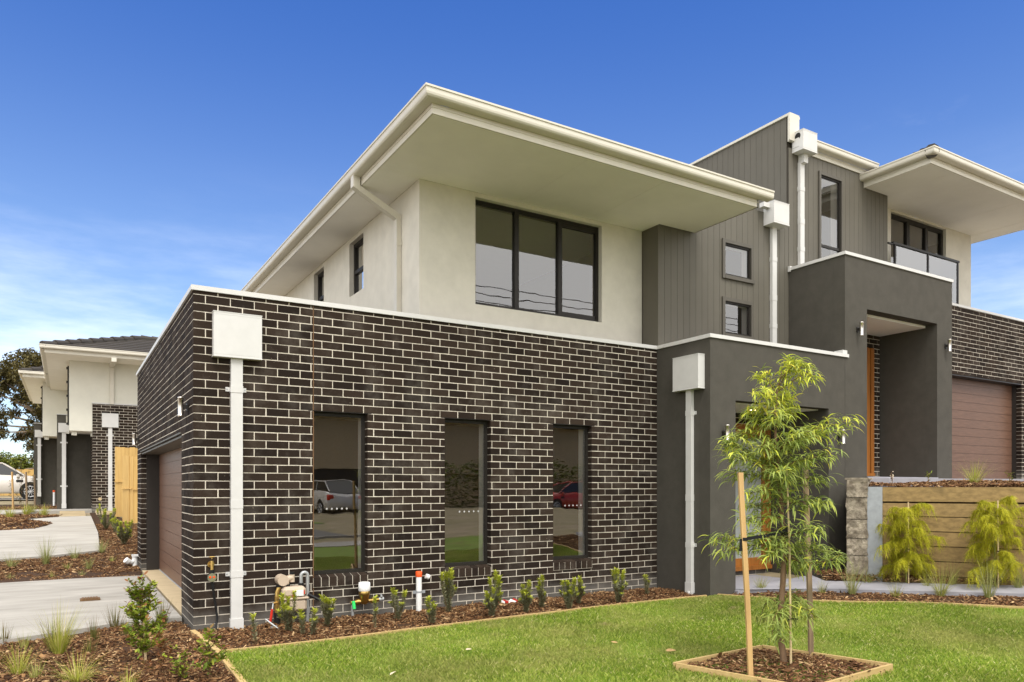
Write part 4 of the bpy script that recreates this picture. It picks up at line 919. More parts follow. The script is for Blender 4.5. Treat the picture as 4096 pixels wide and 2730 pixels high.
m = MB(); m.tube([(2.53,-.08,.40),(2.57,-.085,.385)], .03, 12); m.build('side_cap', 'pvc', ip)
m = MB(); m.box(2.37,-.075,.20,2.525,-.066,.235); m.tube([(2.446,-.07,.21),(2.446,-.07,.228)], .037, 16); m.build('pipe_clamp', 'galv', ip)
tp = thing('garden_tap', (.15,-.08,.6), 'brass garden tap with round timer and black hose at the brick corner', 'tap')
m = MB(); m.tube([(.165,-.0,.66),(.165,-.075,.655)], .014, 10); m.tube([(.165,-.075,.70),(.165,-.08,.61)], .016, 10); m.tube([(.165,-.003,.66),(.165,-.012,.66)], .034, 14); m.tube([(.165,-.08,.72),(.165,-.08,.74)], .006, 6); m.tube([(.14,-.08,.742),(.19,-.08,.742)], .006, 6); m.build('tap_body', 'brass', tp)
m = MB(); m.tube([(.165,-.08,.61),(.165,-.08,.565)], .022, 12); m.tube([(.165,-.078,.49),(.175,-.08,.43)], .014, 10); m.tube([(.16,-.06,.535),(.16,-.105,.535)], .044, 18); m.build('tap_timer', 'black', tp)
m = MB(); m.tube([(.16,-.105,.535),(.16,-.112,.535)], .043, 18); m.build('timer_face', 'steel', tp)
for sx in (-.018,.018):
    m = MB(); m.tube([(.16+sx,-.112,.54),(.16+sx,-.121,.54)], .011, 10); m.build('timer_knob', 'orange', tp)
m = MB(); m.tube([(.175,-.08,.43),(.185,-.075,.34),(.205,-.07,.22),(.215,-.075,.12),(.20,-.10,.03),(.175,-.17,-.03)], .012, 10); m.build('hose', 'black', tp)
m = MB()   # crumpled barrier tape
for i in range(14):
    a = 3.45+i*.018; z = lambda k: .0+.035*abs(math.sin(k*1.9))+.012*math.sin(k*3.3)
    m.quad((a,-.26+.02*math.sin(i*2),z(i)),(a+.018,-.26+.02*math.sin(i*2+2),z(i+1)),(a+.022,-.13,z(i+1)+.012),(a+.004,-.13,z(i)+.012), (i//2) % 2)
tag(m.build('barrier_tape', ['red','pvc']), 'scrap of red and white striped barrier tape lying under the brick wall', 'tape')
m = MB()   # white pvc elbow at the garage corner
m.tube([(-.05,6.63,.05),(-.05,6.63,.24)], .045, 12); m.tube([(-.05,6.63,.13),(-.12,6.60,.12),(-.17,6.58,.15)], .04, 12); m.tube([(-.15,6.59,.13),(-.20,6.57,.17)], .052, 12); m.box(-.10,6.57,.22,.0,6.69,.25)
tag(m.build('drain_elbow', 'pvc'), 'white plastic drain elbow lying at the far end of the garage wall', 'drain pipe')
m = MB()
for i in range(6): m.bev(-.93+i*.03,2.55,.035,-.905+i*.03,2.70,.062,.004)
m.prism([(-.95,2.54),(-.73,2.54),(-.73,2.71),(-.95,2.71)], .032, .05); tag(m.build('drain_grate', 'brown_twig'), 'small rusty drain grate set in the nearest concrete driveway', 'drain grate')
m = MB(); m.tube([(-2.04,19.6,.70),(-2.04,19.6,1.22)], .035, 10); fp = m.build('inspection_pipe', 'pvc'); tag(fp, 'small white drain riser with red cap near the farthest townhouse wall', 'drain pipe')
fp.location = (.58,3.6,.06); m = MB(); m.tube([(-2.04,19.6,1.21),(-2.04,19.6,1.28)], .04, 10); m.build('pipe_cap', 'orange', fp, world=False)

# ================================================================ PLANTS
def tuft(loc, h, n, mats, label, spread=.45, droop=.7, w=.005, r=.03, group='grass tufts in the mulch', name='grass_tuft', cat='grass tuft', dead=0):
    rg = random.Random(int(loc[0]*977+loc[1]*131)); m = MB()
    for i in range(n):
        a = rg.uniform(0, 2*PI); s = spread*rg.random()**.6; b = (math.cos(a)*r*rg.random(), math.sin(a)*r*rg.random(), -.01)
        L = h*rg.uniform(.5, 1.15)*math.sqrt(1+s*s*.5); d = (math.cos(a)*s, math.sin(a)*s, 1)
        m.leaf(b, d, (-math.sin(a+rg.uniform(-.6,.6)), math.cos(a), 0), L, w*rg.uniform(.6,1.2), droop*rg.uniform(.3,1.3)*(.4+s), 5, 0, False)
    for i in range(dead):
        a = rg.uniform(0, 2*PI); m.leaf((0,0,.01), (math.cos(a), math.sin(a), .35), (-math.sin(a), math.cos(a), 0), h*rg.uniform(.5,.9), w, .5, 4, 0, False)
    o = m.build(name, mats, world=False); o.location = loc; return tag(o, label, cat, group)
G1 = 'grass tufts in the left mulch bed'
def Z(x, y): return (x, y, gz(x, y)+.02)
tuft(Z(-1.15,-.45), .46, 190, 'lime_blade', 'tallest bright green grass tuft in the left mulch bed, in front of the concrete driveway', .55, .7, .005, .05, G1)
tuft(Z(-1.60,.30), .20, 60, 'red_blade', 'stiff rusty-green tuft at the picture edge beside the driveway', .35, .2, .006, .05, G1)
tuft(Z(-.66,.66), .25, 85, 'red_blade', 'stiff rusty-green tuft touching the driveway edge left of the leafy shrub', .4, .15, .006, .07, G1)
tuft(Z(-.22,.66), .27, 95, 'red_blade', 'stiff rusty-green tuft between the leafy shrub and the garage doorway', .5, .25, .006, .06, G1)
tuft(Z(-.87,.09), .23, 55, 'red_blade', 'small stiff rusty-green tuft between the tallest grass and the leafy shrub', .35, .15, .006, .05, G1)
tuft(Z(-.59,.19), .17, 55, 'red_blade', 'low dark green tuft just left of the leafy shrub stem', .45, .2, .006, .06, G1)
tuft(Z(-1.43,.02), .16, 40, 'blade', 'small thin green tuft behind the yellowish grass at the left edge', .4, .3, .005, .05, G1)
tuft(Z(-1.42,-1.09), .28, 95, 'lime_blade', 'yellowish grass tuft with dry leaves at the lower left edge', .6, .9, .005, .06, G1, dead=10)
tuft(Z(-1.03,-1.60), .26, 150, 'lime_blade', 'wide sprawling yellow-green grass tuft at the bottom of the left bed', 1.0, 1.1, .005, .09, G1, dead=16)
tuft(Z(-1.21,-.30), .33, 70, 'red_blade', 'darker tuft standing close behind the tallest bright grass', .4, .3, .005, .04, G1)
G2 = 'grass tufts between the two driveways'
for (x, y, h, n, mt, sp, lb) in ((-1.89,7.08,.32,80,'pale_blade',.7,'soft pale tuft at the left edge between the driveways'), (-1.40,7.29,.50,120,'pale_blade',.5,'tallest pale arching tuft between the two driveways'), (-.96,7.80,.28,80,'pale_blade',.7,'wide pale tuft at the edge of the second driveway'),
    (-.50,8.45,.30,80,'pale_blade',.7,'pale tuft on the corner of the second driveway'), (-.77,6.52,.25,70,'pale_blade',.5,'thin pale tuft in the middle of the mulch between the driveways'), (-1.08,6.64,.14,35,'blade',.6,'tiny dark green plant between the driveways, beside the thin pale tuft'),
    (-1.28,5.83,.12,30,'blade',.7,'tiny green plant near the back edge of the first driveway, left one'), (-.87,5.90,.12,40,'pale_blade',.7,'low pale seedling near the back edge of the first driveway'), (-.38,7.23,.13,40,'blade',.8,'small green seedling near the white drain elbow'), (-1.84,5.92,.12,35,'pale_blade',.7,'low pale seedling at the left edge behind the first driveway')):
    tuft(Z(x,y), h, n, mt, lb, sp, .7, .006, .05, G2)
G3 = 'grass tufts beyond the second driveway'
for (x, y, h, lb) in ((-2.38,15.78,.34,'lime tuft nearest the staked sapling beyond the second driveway'), (-2.05,16.5,.34,'broad lime tuft behind the mulch mound'), (-1.95,17.3,.26,'dark tuft behind the broad lime tuft'), (-1.62,16.12,.36,'lime tuft beside the stepping pavers'), (-2.72,16.2,.32,'lime tuft cut by the left picture edge beyond the second driveway')):
    tuft(Z(x,y), h, 110, 'blade' if 'dark' in lb else 'lime_blade', lb, .6, .8, .009, .09, G3)
G4 = 'grass tufts beside the paved path'
for (x, y, h, n, sp, lb) in ((7.07,-1.16,.25,90,.6,'dark tuft in front of the porch floor, left of the tree trunk'), (7.31,-1.36,.18,45,.8,'thin seedy tuft behind the tree trunk'), (7.42,-1.86,.22,60,.6,'short tuft behind the weathered tree stake'), (7.62,-2.16,.50,120,.5,'tall pale tuft lawn-side of the path, in front of the concrete wall end'),
    (8.30,-1.93,.26,110,.9,'broad dark tuft at the foot of the rough concrete wall end'), (7.73,-2.68,.25,65,.6,'short dark tuft lawn-side of the path below the left lime shrub'), (8.15,-3.0,.50,130,.75,'wide arching tuft lawn-side of the path, between the two lime shrubs'), (8.80,-2.80,.36,70,.4,'upright dark tuft against the sleepers between the two lime shrubs'),
    (8.52,-2.62,.20,50,.4,'small dark tuft against the sleepers right of the left lime shrub'), (8.40,-3.43,.52,110,.45,'tall pale tuft lawn-side of the path in front of the right lime shrub'), (9.06,-3.46,.50,90,.5,'tall pale tuft against the sleepers at the right picture edge')):
    tuft(Z(x,y), h, n, 'pale_blade' if 'pale' in lb else 'blade', lb, sp, .75, .0045, .05, G4)
tuft((9.6,-2.67,1.50), .36, 150, 'lime_blade', 'spreading green grass tuft on top of the retaining wall, before the higher garage door', .85, .5, .005, .05, 'plants on top of the retaining wall')
def leafy(loc, stems, L, w, mats, label, name, cat, group=None, dens=90, tipmat=None, wood='brown_twig', start=.1, up=.5, tip=.7, droop=.3, stake=None, segs=2, jit=.02, clump=None):
    # stems: list of lists of points (local); leaves set all along each one
    rg = random.Random(int(loc[0]*733+loc[1]*211)+5); t = thing(name, loc, label, cat, group); f = MB(); s = MB(); nt_ = MB()
    for st in stems:
        P = [Vector(p) for p in st]; tot = sum((P[i+1]-P[i]).length for i in range(len(P)-1))
        s.tube(P, [max(.0015, .006*(1-.8*i/(len(P)-1))) for i in range(len(P))], 5)
        n = int(tot*dens)
        for q in range(n):
            fr = start+(1-start)*(q+rg.random())/n; k = min(int(fr*(len(P)-1)), len(P)-2); p = P[k].lerp(P[k+1], fr*(len(P)-1)-k)
            a = rg.uniform(0, 2*PI); ax = (P[k+1]-P[k]).normalized(); d = Vector((math.cos(a), math.sin(a), up*rg.uniform(.2,1.6)))+ax*.3
            p = p+Vector((rg.uniform(-jit,jit), rg.uniform(-jit,jit), rg.uniform(-jit,jit)))
            tgt = nt_ if (tipmat and fr > tip+rg.uniform(-.05,.05)) else f
            lf = L*rg.uniform(.65,1.2)*(1-.35*fr if not tipmat else 1)
            tgt.leaf(p, d, (-math.sin(a)+rg.uniform(-.5,.5), math.cos(a), rg.uniform(-.5,.5)), lf, w*rg.uniform(.7,1.2), droop, segs)
    f.build('foliage', mats, t, world=False); s.build('stem', wood, t, world=False)
    if nt_.v: nt_.build('new_growth', tipmat, t, world=False)
    return t
def sage(loc, h, ns, label, lean=.25):
    rg = random.Random(int(loc[0]*517)); st = []
    for i in range(ns if ns < 2 else int(ns*1.6)):
        a = rg.uniform(0, 2*PI); hh = h*(1 if i == 0 else rg.uniform(.45,.95)); l = lean*hh*rg.uniform(.3,1) if ns > 1 else .03
        st.append([(0,0,-.02),(math.cos(a)*l*.6, math.sin(a)*l*.6, hh*.4),(math.cos(a)*l, math.sin(a)*l, hh*.75),(math.cos(a)*l*1.05, math.sin(a)*l*1.05, hh)])
        if rg.random() < .6 and hh > .2:
            b = a+rg.uniform(-1.5,1.5); st.append([(math.cos(a)*l*.6, math.sin(a)*l*.6, hh*.35),(math.cos(a)*l*.6+math.cos(b)*.05, math.sin(a)*l*.6+math.sin(b)*.05, hh*.5),(math.cos(a)*l*.6+math.cos(b)*.06, math.sin(a)*l*.6+math.sin(b)*.06, hh*.62)])
    return leafy(loc, st, .044, .0125, 'sage', label, 'seedling_shrub', 'shrub', 'grey-green shrubs under the brick windows', dens=560, tipmat='limetip', tip=.74, up=.8, start=.06, jit=.006)
for x, y, h, ns, lb in ((.41,-.95,.26,1,'single leaning pale shrub stem nearest the pine edging corner'), (.80,-.62,.41,6,'bushy lime-tipped shrub in front of the gas meter'), (.89,-.80,.24,2,'short two-stemmed shrub in front of the gas meter pipe'), (.98,-.82,.25,2,'pair of short lime-tipped stems beside the control joint'),
    (1.23,-.47,.31,5,'bushy grey shrub under the left brick window'), (1.61,-.83,.32,1,'narrow lime-topped shrub in front of the water meter'), (1.99,-.53,.34,3,'thin two-headed shrub right of the water meter'), (2.23,-.90,.28,4,'low dense shrub in front of the white drain riser'), (2.66,-.42,.50,5,'tall twin-headed shrub just right of the white drain riser'),
    (2.96,-.89,.50,5,'tall lime-topped shrub below the middle brick window'), (3.46,-.82,.36,9,'broadest dense shrub, left of the third brick window'), (3.79,-.66,.39,4,'thin grey shrub close behind the broadest one'), (3.99,-.93,.36,6,'lime-tipped shrub at the left below the third brick window'), (4.33,-.66,.34,4,'grey shrub directly under the third brick window'),
    (4.81,-.85,.43,6,'tall-headed shrub between the third brick window and the porch'), (5.6,-.49,.27,2,'smallest lone shrub nearest the grey porch wall')):
    sage((x,y,gz(x,y)+.02), h, ns, lb)
for x, y, h, ns, lb in ((-.26,12.41,.60,9,'largest lime-tipped bush beside the second driveway, below the pine palings'), (-.10,11.7,.34,5,'small lime-tipped bush between two larger ones by the pine palings'), (-.05,9.45,.54,11,'lime-tipped bush beside the end of the brick garage wall')):
    sage((x,y,gz(x,y)+.02), h, ns, lb, .5)
def shrub(loc, h, wid, n, mats, label, tipm=None, seed=1, dens=70, L=.055, w=.024, wood='brown_twig', tip=.8):
    rg = random.Random(seed); st = [[(0,0,-.02),(.01,0,h*.4),(-.005,.01,h*.75),(0,0,h)]]
    for i in range(n):
        z = h*rg.uniform(.08,.85); a = rg.uniform(0,2*PI); q = wid*(1-.72*z/h)*rg.uniform(.6,1.1)
        st.append([(0,0,z),(math.cos(a)*q*.6, math.sin(a)*q*.6, z+q*.35),(math.cos(a)*q, math.sin(a)*q, z+q*.8)])
    return leafy(loc, st, L, w, mats, label, 'leafy_shrub', 'shrub', 'young leafy shrubs in the left mulch bed', dens=dens, tipmat=tipm, tip=tip, up=.6, wood=wood, segs=3)
s1 = shrub(Z(-.55,-1.15), .70, .25, 38, 'glossy', 'tall glossy green shrub with a short stake, in front of the garage driveway', 'bronze', 3, 165, .05, .023, tip=.93)
tag((lambda m: (m.tube([(-.53,-1.17,.0),(-.545,-1.16,.34)], .011, 6), m.build('plant_stake', 'cane'))[1])(MB()), 'short cane stake standing in the tall glossy shrub', 'stake')
shrub(Z(-.48,-1.75), .37, .16, 9, 'bronze', 'sparse shrub with bronze and dying leaves in front of the tall glossy one', 'glossy', 5, 110, .045, .02, tip=.8)
shrub(Z(-.17,-2.06), .36, .20, 10, 'glossy', 'bright sparse shrub overlapping the pine edging at the lower left', 'bronze', 8, 85, .065, .028, tip=.9)
shrub(Z(-.36,-2.02), .20, .12, 7, 'glossy', 'small bright shrub at the bottom edge left of the pine edging', None, 12, 120, .055, .022)
shrub((9.9,-2.97,1.5), .16, .09, 4, 'glossy', 'small leafy seedling on top of the retaining wall at the right', None, 14, 60, .06, .014)['group'] = 'plants on top of the retaining wall'
shrub((9.3,-2.2,1.5), .15, .10, 4, 'glossy', 'small leafy seedling on top of the retaining wall below the porch pillar', None, 15, 50, .07, .014)['group'] = 'plants on top of the retaining wall'
shrub((9.22,-1.72,1.52), .15, .04, 4, 'dry_pale', 'dead straw-coloured plant on top of the retaining wall near its concrete end', None, 16, 90, .025, .02)['group'] = 'plants on top of the retaining wall'
def feathery(loc, h, label, seed, wid):
    rg = random.Random(seed); t = thing('feathery_shrub', loc, label, 'shrub', 'feathery lime shrubs before the sleepers'); f = MB(); s = MB()
    lean = .0
    s.tube([(.03,0,-.02),(.04,.01,h*.45),(.02,0,h*.9)], [.012,.009,.004], 6)
    for i in range(24):
        z = h*(.14+.84*(i/23)); a = i*2.4+rg.uniform(-.4,.4); q = wid*rg.uniform(.45,1.15)*(.80+.35*math.sin(PI*min(1,z/h*.8+.1)))
        c, s_ = math.cos(a), math.sin(a); P = []; bend = rg.uniform(.25,.7)
        for k in range(8):
            fr = k/7; P.append(Vector((.03+c*q*fr, s_*q*fr*.8, z+q*(.85*fr-1.1*bend*fr*fr))))
        s.tube(P, [.0035*(1-.7*k/7) for k in range(8)], 4)
        for tw in range(11):
            fr = (.25+.75*tw/10)*7; k = min(6, int(fr)); p0 = P[k].lerp(P[k+1], fr-k); b = a+rg.uniform(-1.5,1.5); L = rg.uniform(.10,.27); T = []
            for k2 in range(5):
                g = k2/4; T.append(p0+Vector((math.cos(b)*L*.55*g, math.sin(b)*L*.55*g, L*(.25*g-1.0*g*g))))
            s.tube(T, .0016, 3)
            for q2 in range(78):
                g = rg.random()*4; k2 = min(3, int(g)); p = T[k2].lerp(T[k2+1], g-k2); e = rg.uniform(0,2*PI)
                f.leaf(p, (math.cos(e)*.7+math.cos(b)*.3, math.sin(e)*.7+math.sin(b)*.3, rg.uniform(-.9,.5)), (-math.sin(e), math.cos(e), .3), rg.uniform(.045,.12), .0042, 1.0, 3, 0, False)
    f.build('foliage', 'lime', t, world=False); s.build('stem', 'twig', t, world=False)
    return t
LY = [(8.555,-2.31), (8.93,-3.24)]
for i, (x, y) in enumerate(LY):
    feathery((x,y,gz(x,y)+.02), (1.02,1.10)[i], ('left feathery lime shrub tied to a bamboo cane before the sleepers, near the steel post', 'right feathery lime shrub tied to a bamboo cane before the sleepers')[i], 21+i, (.36,.36)[i])
    m = MB(); zt_ = (1.25,1.28)[i]; m.tube([(x-.02,y-.06,gz(x,y)-.05),(x-.012,y-.05,zt_)], .0085, 8)
    c = m.build('bamboo_cane', 'cane'); tag(c, ('bamboo cane standing in the left lime shrub', 'bamboo cane standing in the right lime shrub')[i], 'plant stake', 'bamboo canes in the lime shrubs')
    b = MB()
    for k in range(4): zz = gz(x,y)+.28+k*.22; b.tube([(x-.018,y-.058,zz),(x-.018,y-.058,zz+.012)], .0125, 8)
    b.build('cane_tie', 'tape_black', c)
# the staked acacia in the lawn
RV = Vector((.8549,-.5188,0)); FV = Vector((.5188,.8549,0)); TB = Vector((TREE[0],TREE[1],0))
def tp_(u, z, d=0.): return RV*u+FV*d+Vector((0,0,z))
tree = thing('young_tree', (TREE[0],TREE[1],0), 'young acacia with long drooping leaves staked in the lawn before the grey porch', 'tree')
trk = [(0.,.0),(-.012,.13),(-.035,.30),(-.028,.50),(-.012,.70),(-.005,.88),(-.013,1.12),(-.03,1.38),(-.055,1.62),(-.072,1.88),(-.075,2.05),(-.055,2.22),(-.02,2.36)]
m = MB(); m.tube([tp_(u,z) for u,z in trk], [.029,.026,.024,.023,.0215,.0205,.019,.016,.013,.010,.008,.006,.004], 10); m.build('trunk', 'bark', tree, world=False)
rg = random.Random(44)
BR = [  # (start z on trunk, [(u,z,d)...], leaf density, young?)
 (2.22,[(.02,2.34,.02),(.06,2.42,.05),(.09,2.44,.02)],46,1),(2.2,[(.08,2.30,-.05),(.13,2.33,-.12),(.16,2.27,-.18)],42,1),(2.18,[(-.12,2.30,.06),(-.16,2.36,.1)],34,1),(2.10,[(-.16,2.16,-.08),(-.24,2.18,-.14)],44,1),(2.08,[(.04,2.16,.12),(.11,2.2,.18)],44,1),(2.3,[(.06,2.40,-.04),(.13,2.37,-.08)],44,1),(2.05,[(-.17,2.08,.1),(-.25,2.05,.15)],42,.6),
 (1.98,[(.05,2.05,.1),(.12,2.06,.2)],40,.5),(1.92,[(-.17,1.98,.05),(-.22,1.96,.1)],34,.4),(1.9,[(-.1,1.99,-.15),(-.13,2.0,-.22)],36,.5),
 (1.80,[(-.18,1.85,.05),(-.27,1.88,.08),(-.34,1.86,.1)],44,.4),(1.74,[(.06,1.84,-.05),(.2,1.90,-.1),(.34,1.93,-.12),(.47,1.97,-.1)],62,.7),(1.70,[(.05,1.78,.15),(.18,1.86,.22),(.30,1.9,.25)],56,.3),(1.66,[(-.15,1.74,-.1),(-.24,1.76,-.16)],46,.2),(1.72,[(-.02,1.80,-.18),(.06,1.83,-.28)],46,.2),
 (1.60,[(-.16,1.64,.02),(-.28,1.68,.02),(-.38,1.78,0),(-.43,1.85,0)],60,.35),(1.58,[(.05,1.65,-.12),(.18,1.68,-.2),(.28,1.71,-.22)],58,.2),(1.55,[(.04,1.60,.15),(.16,1.64,.24),(.27,1.62,.28)],52,.15),(1.50,[(-.15,1.54,.1),(-.28,1.55,.14),(-.40,1.56,.1)],54,.2),(1.48,[(-.08,1.55,-.18),(-.14,1.56,-.28)],50,.2),
 (1.62,[(-.2,1.70,.1),(-.34,1.76,.12),(-.44,1.80,.12)],56,.3),(1.52,[(-.18,1.60,-.06),(-.34,1.66,-.08),(-.46,1.70,-.08)],50,.2),(1.76,[(.1,1.84,.06),(.28,1.88,.08),(.42,1.88,.08)],54,.4),(1.04,[(.08,1.12,-.2),(.14,1.14,-.3)],40,.1),(.88,[(.12,.92,.05),(.28,.96,.06),(.38,.93,.06)],44,.1),(.96,[(-.2,1.0,-.05),(-.38,.98,-.06),(-.52,.94,-.06)],44,.1),(.50,[(.06,.58,.1),(.15,.55,.15),(.2,.44,.18)],34,.05),(.46,[(-.08,.52,-.12),(-.14,.45,-.16),(-.16,.32,-.18)],30,.05),
 (1.45,[(.06,1.5,-.08),(.17,1.52,-.1),(.26,1.50,-.1)],48,.1),(1.42,[(-.12,1.44,-.1),(-.24,1.42,-.14),(-.32,1.40,-.15)],46,.15),(1.36,[(.03,1.40,.15),(.10,1.42,.25)],44,.1),
 (1.31,[(.07,1.33,-.08),(.18,1.34,-.12),(.26,1.33,-.14)],58,.25),(1.28,[(-.1,1.33,.05),(-.2,1.30,.06),(-.26,1.32,.06)],40,.1),(1.20,[(-.12,1.22,-.06),(-.24,1.21,-.08),(-.36,1.20,-.1)],44,.1),
 (1.04,[(-.12,1.07,-.1),(-.25,1.08,-.14),(-.36,1.05,-.16)],56,.1),(1.00,[(-.14,1.0,.06),(-.30,1.02,.08),(-.46,1.04,.08),(-.56,1.03,.06)],52,.2),(1.02,[(-.1,.98,-.14),(-.2,.94,-.2)],46,.1),(.98,[(.08,.94,.08),(.16,.98,.12),(.2,1.02,.14)],34,.1),
 (.93,[(.1,.86,-.06),(.22,.86,-.08),(.33,.89,-.1),(.40,.93,-.1)],50,.15),(.90,[(.08,.83,.12),(.18,.80,.2)],36,.1),(.52,[(-.1,.57,.03),(-.15,.50,.05),(-.17,.38,.06)],26,.1),(.48,[(.05,.52,-.06),(.14,.50,-.1),(.22,.44,-.12)],34,.1),(.40,[(-.06,.36,-.1),(-.12,.28,-.15)],26,.05),(.44,[(.06,.42,.1),(.16,.40,.16)],26,.05)]
lv = MB(); yv = MB(); bw = MB()
def trunk_at(z):
    for (u0,z0),(u1,z1) in zip(trk[:-1], trk[1:]):
        if z0 <= z <= z1: return tp_(u0+(u1-u0)*(z-z0)/(z1-z0), z)
    return tp_(trk[-1][0], z)
for z0, pts, dn, yg in BR:
    P = [trunk_at(z0)]+[tp_(*p) for p in pts]
    bw.tube(P, [.0075 if z0 < 1.9 else .005]+[.0045*(1-.6*i/len(pts)) for i in range(1, len(pts)+1)], 5)
    n = int(dn*2.7)
    for q in range(n):
        fr = (.10+.90*(q+rg.random())/n)*(len(P)-1); k = min(int(fr), len(P)-2); p = P[k].lerp(P[k+1], fr-k)
        ax = (P[-1]-P[0]).normalized(); a = rg.uniform(0, 2*PI); d = Vector((math.cos(a), math.sin(a), rg.uniform(-.2,1.1)))*.9+ax*.45
        tgt = yv if rg.random() < yg*.75 else lv
        tgt.leaf(p+Vector((rg.gauss(0,.03), rg.gauss(0,.03), rg.gauss(0,.025))), d, (-math.sin(a), math.cos(a), rg.uniform(-.7,.7)), rg.uniform(.075,.155)*(.85 if z0 > 1.9 else 1), rg.uniform(.009,.0145), rg.uniform(.8,2.3), 6)
bw.build('branch', 'brown_twig', tree, world=False); lv.build('foliage', 'acacia', tree, world=False); yv.build('new_growth', 'acacia_new', tree, world=False)
def stake(loc, top, w, mt, label, grp=None, d=None):
    m = MB(); b = Vector(loc); t_ = Vector(top)
    ax = (t_-b).normalized(); x = RV*w/2; y = FV*(d or w)/2
    vs = [b+sx*x+sy*y for sx, sy in ((-1,-1),(1,-1),(1,1),(-1,1))]+[t_+sx*x+sy*y for sx, sy in ((-1,-1),(1,-1),(1,1),(-1,1))]
    n = 10; V = []
    for i in range(n+1):
        f = i/n
        for j in range(4): V.append(vs[j].lerp(vs[4+j], f)+RV*(.004*math.sin(f*5)))
    m.add(V, [(i*4+j, i*4+(j+1)%4, i*4+4+(j+1)%4, i*4+4+j) for i in range(n) for j in range(4)]+[(3,2,1,0),(n*4,n*4+1,n*4+2,n*4+3)])
    return tag(m.build('tree_stake', mt), label, 'tree stake', grp)
S1 = TB+RV*(3005-3138)/540+FV*-.31; S2 = TB+RV*.228+FV*.43
stake((3.27,-4.26,-.05), tuple(Vector((3.27,-4.26,1.557))+RV*-.075), .034, 'stake', 'pale pine tree stake, the nearer one left of the young tree')
stake((4.29,-4.02,-.05), tuple(Vector((4.29,-4.02,1.62))+RV*-.045), .036, 'stake_old', 'weathered brown tree stake behind the young tree on the right')
m = MB(); m.tube([(3.725,-4.26,-.02),(3.715,-4.255,.9),(3.70,-4.24,1.62)], [.0095,.008,.006], 8); cn = m.build('bamboo_cane', 'cane'); tag(cn, 'thin bamboo cane tied along the trunk of the young tree', 'plant stake')
m = MB(); m.tube([(3.69,-4.26,.42),(3.73,-4.27,.425),(3.78,-4.28,.418)], .004, 5); m.tube([(3.70,-4.24,1.26),(3.73,-4.26,1.265)], .005, 5); m.build('cane_tie', 'tape_black', cn)
m = MB()    # black webbing ties
def strap(a, b, w):
    a = Vector(a); b = Vector(b); mid = (a+b)/2+Vector((0,0,-.012)); P = [a, mid, b]
    for q in (-.012,.012):
        m.add([p+FV*q+Vector((0,0,s*w/2)) for p in P for s in (-1,1)], [(0,1,3,2),(2,3,5,4)])
st1 = tuple(Vector((3.27,-4.26,1.06))+RV*-.047); st2 = tuple(Vector((4.29,-4.02,1.075))+RV*-.03)
strap(st1, (3.745,-4.225,1.12), .022); strap((3.725,-4.225,1.085), st2, .022)
for c, z, r in ((st1,1.06,.03),((3.727,-4.20,0),1.12,.026),((3.727,-4.20,0),1.085,.026),(st2,1.075,.03)):
    m.tube([(c[0],c[1],z-.012),(c[0],c[1],z+.012)], r, 4 if r == .03 else 10)
m.tube([tuple(Vector(st1)+RV*-.025),tuple(Vector(st1)+RV*-.03+Vector((0,0,-.09)))], .011, 5)
tag(m.build('tree_tie', 'tape_black'), 'black webbing tie looped from both stakes round the young trunk', 'tree tie')
# fallen leaves on the lawn
for i, (x, y, s, mt, lb) in enumerate(((3.37,-3.25,.085,'dry','large curled brown leaf on the lawn left of the planter frame'), (4.80,-2.29,.06,'dry_pale','pale dry leaf on the lawn in front of the porch corner'), (5.63,-1.47,.04,'dry','small brown leaf on the lawn near the porch downpipe'), (1.08,-2.69,.07,'dry_pale','pale crumpled scrap on the lawn at the bottom left'), (3.20,-2.70,.05,'dry','small brown leaf on the middle of the lawn'),
    (1.9,-2.3,.05,'dry_pale','pale dry leaf on the lawn below the middle brick window'), (5.34,-3.77,.05,'dry_pale','pale dry leaf on the lawn right of the planter frame'), (3.1,-3.42,.06,'dry_pale','pale leaf on the lawn beside the left corner of the planter frame'))):
    m = MB(); a = i*1.3; m.leaf((0,0,.03), (math.cos(a), math.sin(a), .25), (-math.sin(a), math.cos(a), .3), s*1.4, s*.6, .5, 4); o = m.build('fallen_leaf', mt); o.location = (x, y, gz(x,y)+.012); tag(o, lb, 'leaf', 'fallen leaves on the lawn')
# ---- far left: sapling, trees, car
sap = leafy(Z(-2.30,19.7), [[(0,0,0),(.02,0,.8),(0,0,1.55)],[(.01,0,.3),(-.25,0,.6),(-.3,0,.9)],[(.01,0,.5),(.28,0,.8),(.32,0,1.05)],[(.01,0,.2),(-.2,0,.35),(-.3,0,.5)],[(.01,0,.9),(.2,.1,1.2)],[(.01,0,1.0),(-.2,.1,1.3)]], .13, .03, 'euc', 'thin dark sapling between stakes in front of the silver car', 'sapling', 'tree', dens=60, start=.1, droop=1.2, segs=3)
for (x, y, h, mt, lb) in ((-2.50,19.6,1.18,'stake','left stake of the sapling in front of the car door'), (-2.14,19.6,1.18,'stake_old','middle stake of the sapling beside the car wheel'), (-1.93,19.9,1.1,'stake_old','right stake of the sapling in front of the car wheel')):
    stake((x,y,gz(x,y)-.05), (x-.02,y,gz(x,y)+h), .042, mt, lb, 'stakes round the far sapling')
def wpt(px, py, D):
    u = (px-2048)/2943; v = (1950-py)/2943; return Vector((-1.104+D*(.5188+u*.8549), -8.03+D*(.8549-u*.5188), 1.447+D*v))
